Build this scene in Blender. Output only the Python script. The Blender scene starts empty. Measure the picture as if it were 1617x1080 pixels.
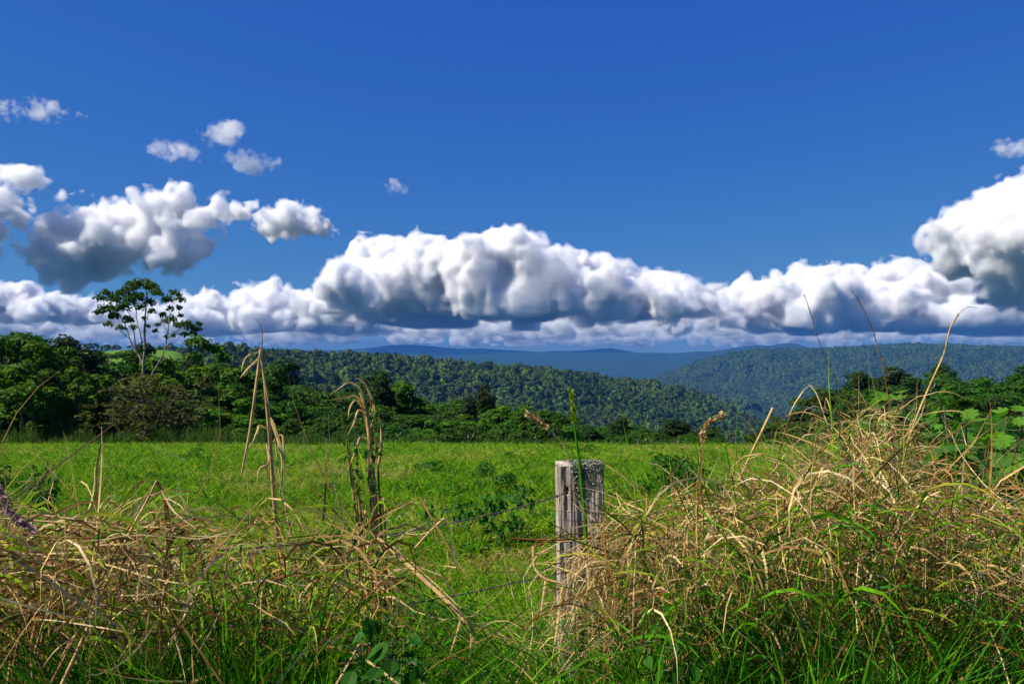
import bpy, math, random
import numpy as np
from mathutils import Vector, Matrix, Euler, noise as mnoise

# ------------------------------------------------------------------ camera, world, sun, exposure
scene = bpy.context.scene
COL = scene.collection
EYE = 1.6
F_PX = 1257.0                    # focal length in photo pixels (28 mm on full frame)
PITCH = math.atan(20.0 / F_PX)   # the true horizon lies a little under the middle of the frame

cam_data = bpy.data.cameras.new("camera")
cam = bpy.data.objects.new("camera", cam_data)
COL.objects.link(cam)
cam.location = (0.0, 0.0, EYE)
cam.rotation_euler = (math.radians(90) + PITCH, 0.0, 0.0)
cam_data.sensor_width = 36.0
cam_data.lens = 36.0 * F_PX / 1617.0
cam_data.clip_start = 0.05
cam_data.clip_end = 200000.0
scene.camera = cam

SUN_ELEV = 47.0
SUN_AZ = -106.0                  # degrees clockwise from the view direction (+Y): negative is towards -X
sun_dir = Vector((math.sin(math.radians(SUN_AZ)) * math.cos(math.radians(SUN_ELEV)),
                  math.cos(math.radians(SUN_AZ)) * math.cos(math.radians(SUN_ELEV)),
                  math.sin(math.radians(SUN_ELEV))))

world = bpy.data.worlds.new("World")
scene.world = world
world.use_nodes = True
wn, wl = world.node_tree.nodes, world.node_tree.links
wn.clear()
w_out = wn.new("ShaderNodeOutputWorld")
w_bg = wn.new("ShaderNodeBackground")
w_sky = wn.new("ShaderNodeTexSky")
w_sky.sky_type = 'NISHITA'
w_sky.sun_disc = False
w_sky.sun_elevation = math.radians(SUN_ELEV)
w_sky.sun_rotation = math.radians(SUN_AZ)
w_sky.altitude = 900.0
w_sky.air_density = 0.7
w_sky.dust_density = 0.0
w_sky.ozone_density = 10.0
# the photograph's deep polarised blue: one tone curve per channel, the same over the whole sky
w_sep = wn.new("ShaderNodeSeparateColor")
w_comb = wn.new("ShaderNodeCombineColor")
wl.new(w_sky.outputs[0], w_sep.inputs[0])
for ch, (gain, power) in enumerate(((0.66, 1.12), (0.60, 0.76), (0.60, 0.15))):
    m1 = wn.new("ShaderNodeMath"); m1.operation = 'MULTIPLY'; m1.inputs[1].default_value = 0.1
    m2 = wn.new("ShaderNodeMath"); m2.operation = 'POWER'; m2.inputs[1].default_value = power
    m3 = wn.new("ShaderNodeMath"); m3.operation = 'MULTIPLY'; m3.inputs[1].default_value = gain * 10.0
    wl.new(w_sep.outputs[ch], m1.inputs[0]); wl.new(m1.outputs[0], m2.inputs[0]); wl.new(m2.outputs[0], m3.inputs[0])
    wl.new(m3.outputs[0], w_comb.inputs[ch])
w_bg.inputs["Strength"].default_value = 0.053
wl.new(w_comb.outputs[0], w_bg.inputs["Color"])
wl.new(w_bg.outputs[0], w_out.inputs["Surface"])

sun_data = bpy.data.lights.new("sun", 'SUN')
sun_data.energy = 4.6
sun_data.angle = math.radians(0.53)
sun_data.color = (1.0, 0.93, 0.80)
sun = bpy.data.objects.new("sun", sun_data)
COL.objects.link(sun)
sun.rotation_euler = (-sun_dir).to_track_quat('-Z', 'Y').to_euler()

scene.view_settings.view_transform = 'Standard'
scene.view_settings.look = 'None'
scene.view_settings.exposure = 0.9
scene.view_settings.gamma = 1.0
scene.view_settings.use_curve_mapping = False
scene.render.engine = 'CYCLES'
cy = scene.cycles
cy.max_bounces = 18
cy.diffuse_bounces = 3
cy.glossy_bounces = 2
cy.transmission_bounces = 4
cy.volume_bounces = 18
cy.transparent_max_bounces = 16
cy.use_adaptive_sampling = True
cy.adaptive_threshold = 0.02
cy.use_denoising = True
cy.caustics_reflective = False
cy.caustics_refractive = False
cy.sample_clamp_indirect = 8.0


# ------------------------------------------------------------------ helpers
def ray(px, py):
    """Direction of a photo pixel in the world, scaled so that y (forward) is 1."""
    x = (px - 808.5) / F_PX
    z = (540.0 - py) / F_PX
    c, s = math.cos(PITCH), math.sin(PITCH)
    fy, fz = c - z * s, s + z * c
    return Vector((x / fy, 1.0, fz / fy))


def at(px, py, d):
    """World point seen at a photo pixel, d metres in front of the camera."""
    r = ray(px, py)
    return Vector((r.x * d, d, EYE + r.z * d))


def tag(o, label=None, cat=None, group=None, kind=None):
    if label: o['label'] = label
    if cat: o['category'] = cat
    if group: o['group'] = group
    if kind: o['kind'] = kind
    return o


def link(name, me, parent=None, loc=None):
    o = bpy.data.objects.new(name, me)
    COL.objects.link(o)
    if parent: o.parent = parent
    if loc is not None: o.location = loc
    return o


def np_mesh(name, verts, faces, mats=(), smooth=False, mat_idx=None):
    """Mesh from numpy arrays; faces is an (n, k) array, or a list of such arrays with different k."""
    me = bpy.data.meshes.new(name)
    verts = np.asarray(verts, dtype=np.float32)
    if not isinstance(faces, (list, tuple)): faces = [faces]
    faces = [np.asarray(f, dtype=np.int32) for f in faces if len(f)]
    me.vertices.add(len(verts))
    me.vertices.foreach_set("co", verts.ravel())
    nl = sum(f.size for f in faces)
    npoly = sum(len(f) for f in faces)
    me.loops.add(nl)
    me.polygons.add(npoly)
    me.loops.foreach_set("vertex_index", np.concatenate([f.ravel() for f in faces]))
    tot = np.concatenate([np.full(len(f), f.shape[1], dtype=np.int32) for f in faces])
    start = np.concatenate([[0], np.cumsum(tot)[:-1]]).astype(np.int32)
    me.polygons.foreach_set("loop_start", start)
    me.polygons.foreach_set("loop_total", tot)
    if mat_idx is not None:
        me.polygons.foreach_set("material_index", np.asarray(mat_idx, dtype=np.int32))
    me.polygons.foreach_set("use_smooth", np.full(npoly, smooth, dtype=bool))
    for m in mats: me.materials.append(m)
    me.update(calc_edges=True)
    return me


def new_mat(name):
    m = bpy.data.materials.new(name)
    m.use_nodes = True
    m.node_tree.nodes.clear()
    return m, m.node_tree.nodes, m.node_tree.links


def lattice_noise(shape, cell, rng, seed_shift=0):
    """Smooth 3-D value noise in [-1, 1] over a numpy grid; cell = grid steps per lattice cell."""
    out = rng.uniform(-1, 1, [int(s / cell) + 3 for s in shape]).astype(np.float32)
    for ax, s in enumerate(shape):
        t = np.arange(s, dtype=np.float32) / cell
        i = t.astype(np.int32)
        f = t - i
        f = f * f * (3 - 2 * f)
        sh = [1, 1, 1]; sh[ax] = s
        f = f.reshape(sh)
        out = np.take(out, i, axis=ax) * (1 - f) + np.take(out, i + 1, axis=ax) * f
    return out
# ------------------------------------------------------------------ clouds: closed billowing meshes full of scattering droplets
import openvdb
CLOUD_TRIS = []


def cloud_material(name, density, aniso=0.0, color=(0.972, 0.975, 0.982)):
    m, n, l = new_mat(name)
    out = n.new("ShaderNodeOutputMaterial")
    v = n.new("ShaderNodeVolumePrincipled")
    v.inputs["Color"].default_value = (*color, 1)
    v.inputs["Density"].default_value = density
    v.inputs["Anisotropy"].default_value = aniso
    l.new(v.outputs[0], out.inputs["Volume"])
    return m


def build_cloud(name, label, d, outline, base_y, depth, voxel, shells, seed, big=(0.22, 0.5), lumps=60, kids=9,
                group=None, base_wave=0.08, rough=1.0, lo_outline=None, flat=True, holes=0.0):
    """A cloud d metres ahead. outline: photo points of its top edge; base_y: photo row of its flat base."""
    rng = np.random.default_rng(seed)
    pts = [at(x, y, d) for x, y in outline]
    ox = np.array([p.x for p in pts]); oz = np.array([p.z for p in pts])
    zb = at(808, base_y, d).z
    if lo_outline:
        lp = [at(x, y, d) for x, y in lo_outline]
        lx = np.array([p.x for p in lp]); lz = np.array([p.z for p in lp])
        base_at = lambda x: np.interp(x, lx, lz)
    else:
        base_at = lambda x: np.full_like(np.asarray(x, dtype=float), zb)
    x0, x1 = ox.min(), ox.max()
    ztop = oz.max()
    pad = voxel * 6
    lo = np.array([x0 - pad - 200, -depth - pad - 100, (min(lz) if lo_outline else zb) - pad - 60])
    hi = np.array([x1 + pad + 200, depth + pad + 100, ztop + pad + 60])
    shape = np.ceil((hi - lo) / voxel).astype(int)
    sdf = np.full(shape, 14.0 * voxel, dtype=np.float32)

    def stamp(c, r):
        a = np.maximum(((c - r - lo) / voxel).astype(int) - 7, 0)
        b = np.minimum(((c + r - lo) / voxel).astype(int) + 8, shape)
        if (b <= a).any(): return
        g = [lo[i] + (np.arange(a[i], b[i]) + 0.5) * voxel - c[i] for i in range(3)]
        dd = np.sqrt(g[0][:, None, None] ** 2 + g[1][None, :, None] ** 2 + g[2][None, None, :] ** 2) - r
        s = sdf[a[0]:b[0], a[1]:b[1], a[2]:b[2]]
        np.minimum(s, dd.astype(np.float32), out=s)

    def grow(c, r, level):
        stamp(c, r)
        if level == 0 or r < voxel * 2.2: return
        for _ in range(kids if level > 1 else kids + 3):
            v = rng.normal(size=3)
            v[2] = abs(v[2]) * 0.9 + (0.15 if rng.random() < 0.8 else -0.6)
            v /= np.linalg.norm(v)
            rr = r * rng.uniform(0.28, 0.52)
            cc = c + v * (r - rr * 0.25)
            top = np.interp(cc[0], ox, oz, left=zb, right=zb)
            if cc[2] + rr > top + r * 0.12: continue
            grow(cc, rr, level - 1)

    for k in range(lumps):
        x = x0 + (x1 - x0) * (k + rng.random()) / lumps
        top = np.interp(x, ox, oz); bot = float(base_at(x))
        h = top - bot
        if h < voxel * 2: continue
        yy = rng.uniform(-1, 1)
        for q in range(3):
            r = h * rng.uniform(*big) * (1.0, 0.8, 0.6)[q]
            y = (yy, rng.uniform(-1, 1), rng.uniform(-1, 1))[q] * depth
            reach = top if q == 0 else bot + h * rng.uniform(0.35, 0.95)
            env = math.sqrt(max(0.0, 1 - 0.6 * (y / depth) ** 2))
            cz = bot + max((reach - bot) * env - r * 1.12, r * 0.4)
            cx = min(max(x, x0 + r * 0.8), x1 - r * 0.8) if x1 - x0 > 2 * r else x
            grow(np.array([cx, y, cz]), r, 2)
    n1, n2, n3, n4 = (lattice_noise(shape, c, rng) for c in (9.0, 4.4, 2.3, 1.3))
    wob = n1 * 2.4 + (np.abs(n2) * -3.0 + 1.2) + (np.abs(n3) * -1.9 + 0.8)
    frizz = n2 * 1.5 + n3 * 1.5 + n4 * 0.5
    z = lo[2] + (np.arange(shape[2]) + 0.5) * voxel
    xg = lo[0] + (np.arange(shape[0]) + 0.5) * voxel
    bz = base_at(xg)[:, None]
    wav = lattice_noise((shape[0], shape[1], 1), 26.0, rng)[:, :, 0] * (ztop - zb) * base_wave
    wav += lattice_noise((shape[0], shape[1], 1), 9.0, rng)[:, :, 0] * (ztop - zb) * base_wave * 0.5
    if holes:
        hole_n = lattice_noise(shape, 16.0, rng) + 0.6 * lattice_noise(shape, 7.0, rng) - 0.1
    root = None
    for k, (off, fr, m) in enumerate(shells):
        f = sdf - off * voxel + np.maximum(wob + frizz * fr, -3.4) * voxel * rough
        if holes: f = f + np.maximum(0, hole_n) * voxel * holes
        if flat: f = np.maximum(f, (bz + wav)[:, :, None] - (off * 0.7) * voxel - z[None, None, :])
        for ax in range(3):                                  # nothing may touch the grid's own faces
            idx = [slice(None)] * 3
            for e in (0, 1, -1, -2):
                idx[ax] = e
                f[tuple(idx)] = voxel
        grid = openvdb.FloatGrid(3.0 * voxel)
        grid.copyFromArray(np.clip(f, -voxel * 3, voxel * 3).astype(np.float32))
        P, T, Q = grid.convertToPolygons(isovalue=0.0, adaptivity=0.3)
        if not len(P): continue
        P = P * voxel + lo
        me = np_mesh(name, P, [T, Q], [m])
        CLOUD_TRIS.append((name, k, len(T) + 2 * len(Q)))
        if root is None:
            root = link(name, me, loc=(0, d, 0))
            tag(root, label, 'cloud', group)
        else:
            link('cloud_core', me, parent=root)
    return root


SH = [(0.8, 0.7, cloud_material("cloud_veil", 0.0032)), (0.0, 0.6, cloud_material("cloud_edge", 0.009)),
      (-1.2, 0.6, cloud_material("cloud_body", 0.030))]
SN = [(0.9, 0.8, cloud_material("near_cloud_veil", 0.005)), (0.0, 0.7, cloud_material("near_cloud_edge", 0.012)),
      (-1.0, 0.8, cloud_material("near_cloud_body", 0.016))]
SF = [(0.6, 1.0, cloud_material('horizon_cloud_veil', 0.003)), (-1.0, 0.5, cloud_material('horizon_cloud_body', 0.012))]
SW = [(0.2, 1.5, cloud_material("wisp_veil", 0.0022)), (-1.0, 1.2, cloud_material("wisp_body", 0.005))]
build_cloud('cumulus_cloud', 'huge grey-bellied cumulus bank with bright rim, the tallest above the near forested ridge', 13000,
            [(490, 505), (515, 465), (540, 440), (552, 412), (575, 382), (640, 390), (690, 374), (760, 368), (835, 370), (865, 388),
             (930, 406), (985, 422), (1045, 434), (1100, 442), (1135, 462), (1160, 508)], 504, 1900, 44.0, SH, 11, lumps=40, kids=8, big=(0.24, 0.5))
build_cloud('cumulus_cloud', 'long white cloud bank with flat grey base over the far blue range', 14000,
            [(1095, 515), (1125, 472), (1160, 444), (1210, 426), (1280, 422), (1340, 426), (1400, 412), (1440, 416), (1500, 418),
             (1560, 414), (1640, 424), (1720, 450)], 520, 1700, 48.0, SH, 12, lumps=40, kids=8, big=(0.24, 0.5))
build_cloud('cumulus_cloud', 'low row of white cloud domes behind the thin bare-trunked tree', 15000,
            [(180, 530), (220, 490), (290, 470), (320, 458), (360, 462), (400, 452), (425, 456), (445, 448), (468, 438), (482, 462), (500, 466),
             (530, 452), (590, 480), (640, 520)], 524, 1500, 46.0, SH, 13, lumps=36)
build_cloud('cumulus_cloud', 'broad low cloud shelf behind the tallest bushy tree at the pasture corner', 14500,
            [(-120, 500), (-60, 470), (0, 462), (40, 446), (80, 452), (120, 466), (160, 458), (190, 480), (220, 515)], 508, 1300, 44.0, SH, 14, lumps=26)
build_cloud('cumulus_cloud', 'tall white cumulus cut by the picture edge with blue sky beside its ragged top', 6800,
            [(-190, 330), (-120, 280), (-40, 274), (10, 270), (60, 268), (100, 276), (135, 292), (150, 310)], 450, 220, 24.0, SN, 15, flat=False, holes=7.0, lumps=30, big=(0.14, 0.27), rough=1.15,
            lo_outline=[(-190, 440), (0, 438), (40, 425), (60, 372), (100, 330), (150, 304)], base_wave=0.14)
build_cloud('cumulus_cloud', 'ragged white cumulus with arm reaching sideways, above the thin bare-trunked tree', 7000,
            [(52, 400), (76, 360), (100, 332), (130, 322), (180, 310), (235, 304), (262, 284), (292, 290), (312, 308), (350, 312), (415, 322)], 440, 200, 23.0, SN, 16, flat=False, holes=8.0, rough=1.15,
            lumps=54, big=(0.13, 0.27), lo_outline=[(52, 418), (90, 452), (150, 448), (190, 420), (250, 438), (310, 430), (335, 395), (360, 352), (415, 330)], base_wave=0.12)
build_cloud('cumulus_cloud', 'thin torn cloud with sloping tail, between the big bank and the ragged cumulus', 7200,
            [(395, 352), (415, 330), (450, 318), (482, 316), (505, 334), (530, 350), (566, 366)], 372, 150, 15.0, SN, 17, flat=False, holes=6.0, lumps=26,
            lo_outline=[(395, 356), (430, 368), (480, 366), (566, 374)], base_wave=0.2)
build_cloud('cumulus_cloud', 'towering cumulus rising from the white bank at the frame edge above the castor shrub', 7000,
            [(1490, 345), (1510, 325), (1535, 312), (1560, 298), (1600, 280), (1660, 270), (1740, 290), (1800, 330)], 420, 560, 25.0, SN, 18, flat=False, holes=3.0, lumps=26, big=(0.2, 0.36),
            lo_outline=[(1490, 352), (1530, 385), (1560, 430), (1620, 462), (1800, 470)], base_wave=0.12)
build_cloud('cloud_wisp', 'faint flat cloud wisp with a long tail, highest of the small clouds', 5200, [(-30, 176), (10, 160), (45, 152), (80, 158), (130, 177)], 180, 110, 9.0, SW, 31, lumps=22, big=(0.25, 0.5), base_wave=0.5, rough=1.1, flat=False, holes=5.0, group='small cloud wisps in the blue sky')
build_cloud('cloud_wisp', 'small puffy cloudlet alone in the blue, rounder one of the high pair', 5200, [(322, 212), (340, 196), (358, 186), (378, 196), (386, 212)], 218, 110, 9.0, SW, 32, lumps=22, big=(0.25, 0.5), base_wave=0.5, rough=1.1, flat=False, holes=5.0, group='small cloud wisps in the blue sky')
build_cloud('cloud_wisp', 'small flat cloudlet with feathered edge, lower one of the high pair', 5200, [(248, 238), (270, 222), (300, 228), (325, 244)], 248, 110, 9.0, SW, 33, lumps=22, big=(0.25, 0.5), base_wave=0.5, rough=1.1, flat=False, holes=5.0, group='small cloud wisps in the blue sky')
build_cloud('cloud_wisp', 'tiny faint cloud speck alone above the big bank', 5200, [(606, 294), (622, 284), (646, 294)], 298, 110, 9.0, SW, 34, lumps=22, big=(0.25, 0.5), base_wave=0.5, rough=1.1, flat=False, holes=5.0, group='small cloud wisps in the blue sky')
build_cloud('cloud_wisp', 'small cloudlet just above the towering cumulus at the frame edge', 5200, [(1572, 234), (1592, 216), (1620, 212), (1650, 232)], 238, 110, 9.0, SW, 35, lumps=22, big=(0.25, 0.5), base_wave=0.5, rough=1.1, flat=False, holes=5.0, group='small cloud wisps in the blue sky')
build_cloud('cloud_wisp', 'thin streak of torn cloud trailing from the round cloudlet', 5200, [(360, 244), (400, 236), (440, 252), (470, 266)], 262, 110, 9.0, SW, 36, lumps=22, big=(0.25, 0.5), base_wave=0.5, rough=1.1, flat=False, holes=5.0, group='small cloud wisps in the blue sky')
# the same cumulus field carries on towards the horizon: flat-based clouds seen nearly edge on
rngc = np.random.default_rng(77)
far_rows = [(18500, 8), (22000, 9), (27000, 10), (34000, 10), (44000, 10)]
n_far = 0
far_clouds = []
FAR_ROW = ('nearest', 'second', 'middle', 'fourth', 'lowest')
FAR_PLACE = [(100, 'over the corner tree'), (220, 'behind the thin tree'), (400, 'past the thin tree'), (560, 'past the tallest dry stalk'), (720, 'over the crest of the forested ridge'),
             (880, 'over the dip beyond the forested ridge'), (1040, 'over the far cone-shaped hill'), (1200, 'over the dark blue ridge'), (1360, 'over the first seed whips'), (1520, 'over the straw clump'), (9999, 'over the castor shrub')]
for dist, count in far_rows:
    by = 560 - (585.0 / dist) * F_PX
    for k in range(count):
        cx = -60 + (1740.0 / count) * (k + rngc.uniform(0.1, 0.9))
        w = rngc.uniform(70, 190)
        h = rngc.uniform(350, 850) / dist * F_PX
        ol = [(cx - w, by), (cx - w * 0.6, by - h * rngc.uniform(0.4, 0.9)), (cx - w * 0.1, by - h), (cx + w * 0.4, by - h * rngc.uniform(0.5, 1.0)),
              (cx + w * 0.75, by - h * rngc.uniform(0.3, 0.7)), (cx + w, by)]
        hc = build_cloud('horizon_cloud', 'small flat-based cloud, %s row of the horizon clouds, %s' % (FAR_ROW[far_rows.index((dist, count))], next(w for lim, w in FAR_PLACE if cx < lim)), dist, ol, by, dist * 0.05, dist / 260.0, SF, 200 + n_far,
                    lumps=14, big=(0.3, 0.5), kids=4, base_wave=0.1, group='flat-based clouds low over the horizon')
        far_clouds.append((w, hc))
        n_far += 1

for lab_ in set(o_['label'] for w_, o_ in far_clouds if o_):
    same_ = sorted([(w_, o_) for w_, o_ in far_clouds if o_ and o_['label'] == lab_], key=lambda t: t[0])
    if len(same_) > 1:
        for k_, (w_, o_) in enumerate(same_):
            o_['label'] = lab_.replace('small flat-based', ('narrowest small', 'widest small', 'middle-sized')[0 if k_ == 0 else (1 if k_ == len(same_) - 1 else 2)])
# ------------------------------------------------------------------ land
def vnoise(x, y, seed=0):
    """Smooth 2-D value noise in [-1, 1] at numpy coordinates."""
    xi = np.floor(x).astype(np.int64); yi = np.floor(y).astype(np.int64)
    fx = x - xi; fy = y - yi
    fx = fx * fx * (3 - 2 * fx); fy = fy * fy * (3 - 2 * fy)

    def h(a, b):
        n = (a * 374761393 + b * 668265263 + seed * 974634777) & 0xffffffff
        n = ((n ^ (n >> 13)) * 1274126177) & 0xffffffff
        return ((n ^ (n >> 16)) & 0xffff) / 32767.5 - 1.0
    return (h(xi, yi) * (1 - fx) + h(xi + 1, yi) * fx) * (1 - fy) + (h(xi, yi + 1) * (1 - fx) + h(xi + 1, yi + 1) * fx) * fy


def fbm(x, y, seed=0, octaves=4, gain=0.5):
    s = 0; a = 1.0
    for k in range(octaves):
        s = s + a * vnoise(x * 2 ** k, y * 2 ** k, seed + k * 7)
        a *= gain
    return s


def u_of(px): return (px - 808.5) / F_PX


def rows(table, u, d, lift=0.0):
    """Height of a skyline given as photo points (px, row), at forward distance d, minus the trees standing on it."""
    px = np.array([t[0] for t in table], float); rw = np.array([t[1] for t in table], float)
    r = np.interp(u, u_of(px), rw)
    return EYE + (560.0 - r) / F_PX * d - lift


MID = [(-400, 575), (100, 560), (240, 552), (330, 547), (380, 544), (430, 548), (540, 554), (600, 558), (700, 567), (780, 573), (860, 576), (910, 582), (960, 590),
       (1010, 594), (1050, 602), (1100, 616), (1150, 636), (1200, 660), (1240, 684), (1290, 712), (1400, 760), (2100, 900)]
RANGE = [(-600, 640), (900, 625), (1000, 612), (1060, 590), (1100, 572), (1130, 565), (1180, 557), (1230, 554), (1300, 552), (1350, 549), (1400, 546), (1450, 544), (1500, 547), (1617, 549), (2200, 548)]
DARK = [(-600, 566), (400, 564), (560, 562), (740, 559), (800, 556), (860, 555), (900, 557), (960, 556), (1000, 557), (1060, 559), (1120, 556), (1160, 549),
        (1195, 545), (1215, 548), (1235, 544), (1255, 543), (1275, 549), (1320, 553), (1500, 560), (2200, 560)]
FARTHEST = [(-600, 556), (300, 553), (430, 548), (520, 552), (570, 549), (610, 543), (650, 542), (700, 547), (760, 549), (850, 554), (920, 553), (945, 549), (965, 547), (985, 551), (1010, 556), (2200, 557)]


def blend(a, b, t):
    t = np.clip(t, 0, 1)
    t = t * t * (3 - 2 * t)
    return a * (1 - t) + b * t


def height(x, y):
    """Land height at world x, y (numpy arrays)."""
    v = np.maximum(y, 0.5)
    u = np.clip(x / v, -1.3, 1.3)
    # the pasture: falls gently away from the fence
    z = np.where(v < 3, 0.0, -0.085 * (v - 3)) - 0.06 * np.maximum(0, v - 40) * 0.3
    z = z + 0.10 * fbm(x / 7.0, y / 7.0, 3, 3) * np.clip(v / 8.0, 0, 1)
    left = np.clip((u_of(520) - u) / 0.20, 0, 1)
    right = np.clip((u - u_of(1150)) / 0.20, 0, 1)
    pts_v, pts_z = [], []

    def add(vv, zz):
        pts_v.append(np.broadcast_to(np.asarray(vv, float), v.shape)); pts_z.append(np.broadcast_to(np.asarray(zz, float), v.shape))
    add(44.0, -3.7)
    add(62.0, blend(-6.4, -5.4, left) + right * 0.4)
    add(100.0, blend(-13.0, -7.5, left) + right * 3.5)
    add(180.0, blend(blend(-34.0, -10.0, left), -16.0, right))
    knoll = rows([(-400, 556), (100, 553), (180, 551), (260, 552), (330, 555), (420, 568)], u, 420.0)
    add(420.0, blend(blend(-85.0, knoll, left), -50.0, right))
    D1 = 1050 + 450 * np.clip((u - u_of(330)) / 0.75, 0, 1)
    z1 = rows(MID, u, D1, 18.0)
    foot = rows([(-600, 600), (330, 600), (500, 660), (800, 715), (1100, 745), (1617, 790)], u, D1 * 0.62)
    add(D1 * 0.62, np.minimum(foot, z1 - 20))
    add(D1, z1)
    add(D1 + 500, np.minimum(z1 - 110, -170))
    z2 = rows(RANGE, u, 4600.0, 12.0)
    foot2 = rows([(-600, 640), (900, 640), (1060, 640), (1240, 668), (1617, 690)], u, 2700.0)
    add(2700.0, np.minimum(foot2, z2 - 60))
    add(4600.0, z2)
    add(6300.0, np.minimum(z2, -60) - 180)
    add(9500.0, rows(DARK, u, 9500.0))
    add(11000.0, rows(DARK, u, 11000.0) - 150)
    add(13400.0, rows(FARTHEST, u, 13400.0))
    add(18000.0, -160.0)
    add(90000.0, -420.0)
    far = np.zeros_like(v)
    for i in range(len(pts_v) - 1):
        a, b = pts_v[i], pts_v[i + 1]
        t = (v - a) / (b - a)
        m = (t >= 0) & (t <= 1)
        # crests are rounded, slopes are straight: half smooth step, half line
        tt = np.clip(t, 0, 1)
        s = 0.55 * (tt * tt * (3 - 2 * tt)) + 0.45 * tt
        far = np.where(m, pts_z[i] * (1 - s) + pts_z[i + 1] * s, far)
    far = np.where(v > pts_v[-1], pts_z[-1], far)
    # gullies and spurs, fading at the crests that draw the skyline
    w1 = np.clip((v - 500) / 300, 0, 1) * np.clip((D1 - v) / 260, 0, 1) + np.clip((v - D1 - 100) / 400, 0, 1)
    w1 = np.where(v > 4300, np.clip((v - 5000) / 800, 0, 1) * 0.4, w1)
    w2 = np.where((v > 2200) & (v < 4500), np.clip((v - 2200) / 500, 0, 1) * np.clip((4500 - v) / 500, 0, 1), 0)
    gx = x / 260.0 + 0.25 * vnoise(x / 500.0, y / 500.0, 5)
    far = far + w1 * 30.0 * fbm(gx, y / 420.0, 9, 3) * (v < 4300) + w2 * 130.0 * (0.35 - np.abs(fbm(x / 700.0 + y / 1500.0, y / 1800.0, 21, 3)))
    far = far + np.where(v > 7000, 25.0, 0.0) * fbm(x / 900.0, y / 900.0, 31, 3)
    far = far + np.clip((v - 60) / 60, 0, 1) * np.where(v < 600, 1.2, 0.0) * fbm(x / 30.0, y / 30.0, 13, 3)
    return blend(z, far, (v - 44) / 6.0)


def pasture_colors(n, l, m):
    """Soil and matted turf under the blades: green with brown thatch."""
    tc = n.new("ShaderNodeTexCoord")
    n1 = n.new("ShaderNodeTexNoise"); n1.inputs["Scale"].default_value = 0.9; n1.inputs["Detail"].default_value = 6
    n2 = n.new("ShaderNodeTexNoise"); n2.inputs["Scale"].default_value = 14.0; n2.inputs["Detail"].default_value = 5
    l.new(tc.outputs["Object"], n1.inputs["Vector"]); l.new(tc.outputs["Object"], n2.inputs["Vector"])
    r1 = n.new("ShaderNodeValToRGB")
    e = r1.color_ramp.elements
    e[0].position, e[0].color = 0.34, (0.045, 0.040, 0.010, 1)
    e[1].position, e[1].color = 0.66, (0.060, 0.140, 0.006, 1)
    k = e.new(0.46); k.color = (0.042, 0.095, 0.006, 1)
    r2 = n.new("ShaderNodeValToRGB")
    r2.color_ramp.elements[0].position = 0.35; r2.color_ramp.elements[0].color = (0.45, 0.45, 0.45, 1)
    r2.color_ramp.elements[1].position = 0.7; r2.color_ramp.elements[1].color = (1.3, 1.3, 1.2, 1)
    l.new(n1.outputs[0], r1.inputs[0]); l.new(n2.outputs[0], r2.inputs[0])
    mx = n.new("ShaderNodeMix"); mx.data_type = 'RGBA'; mx.blend_type = 'MULTIPLY'; mx.inputs[0].default_value = 1.0
    l.new(r1.outputs[0], mx.inputs[6]); l.new(r2.outputs[0], mx.inputs[7])
    return mx.outputs[2], n2.outputs[0]


M_turf, tn, tl = new_mat("turf_soil")
t_out = tn.new("ShaderNodeOutputMaterial"); t_b = tn.new("ShaderNodeBsdfPrincipled"); t_b.inputs["Roughness"].default_value = 0.95
t_b.inputs["Specular IOR Level"].default_value = 0.15
c_, b_ = pasture_colors(tn, tl, M_turf)
tl.new(c_, t_b.inputs["Base Color"])
t_bump = tn.new("ShaderNodeBump"); t_bump.inputs["Strength"].default_value = 0.6; t_bump.inputs["Distance"].default_value = 0.05
tl.new(b_, t_bump.inputs["Height"]); tl.new(t_bump.outputs[0], t_b.inputs["Normal"]); tl.new(t_b.outputs[0], t_out.inputs["Surface"])

M_hill, hn, hl = new_mat("forest_floor")
h_out = hn.new("ShaderNodeOutputMaterial"); h_b = hn.new("ShaderNodeBsdfPrincipled"); h_b.inputs["Roughness"].default_value = 1.0
h_b.inputs["Specular IOR Level"].default_value = 0.05
h_tc = hn.new("ShaderNodeTexCoord"); h_n = hn.new("ShaderNodeTexNoise"); h_n.inputs["Scale"].default_value = 0.012; h_n.inputs["Detail"].default_value = 8
h_r = hn.new("ShaderNodeValToRGB"); h_r.color_ramp.elements[0].position = 0.35; h_r.color_ramp.elements[0].color = (0.010, 0.028, 0.010, 1)
h_r.color_ramp.elements[1].position = 0.7; h_r.color_ramp.elements[1].color = (0.030, 0.055, 0.016, 1)
hl.new(h_tc.outputs["Object"], h_n.inputs["Vector"]); hl.new(h_n.outputs[0], h_r.inputs[0]); h_at = hn.new("ShaderNodeAttribute"); h_at.attribute_name = "meadow"
h_mx = hn.new("ShaderNodeMix"); h_mx.data_type = 'RGBA'; h_mx.inputs[7].default_value = (0.085, 0.17, 0.02, 1)
hl.new(h_at.outputs["Fac"], h_mx.inputs[0]); hl.new(h_r.outputs[0], h_mx.inputs[6]); hl.new(h_mx.outputs[2], h_b.inputs["Base Color"])
hl.new(h_b.outputs[0], h_out.inputs["Surface"])

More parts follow.
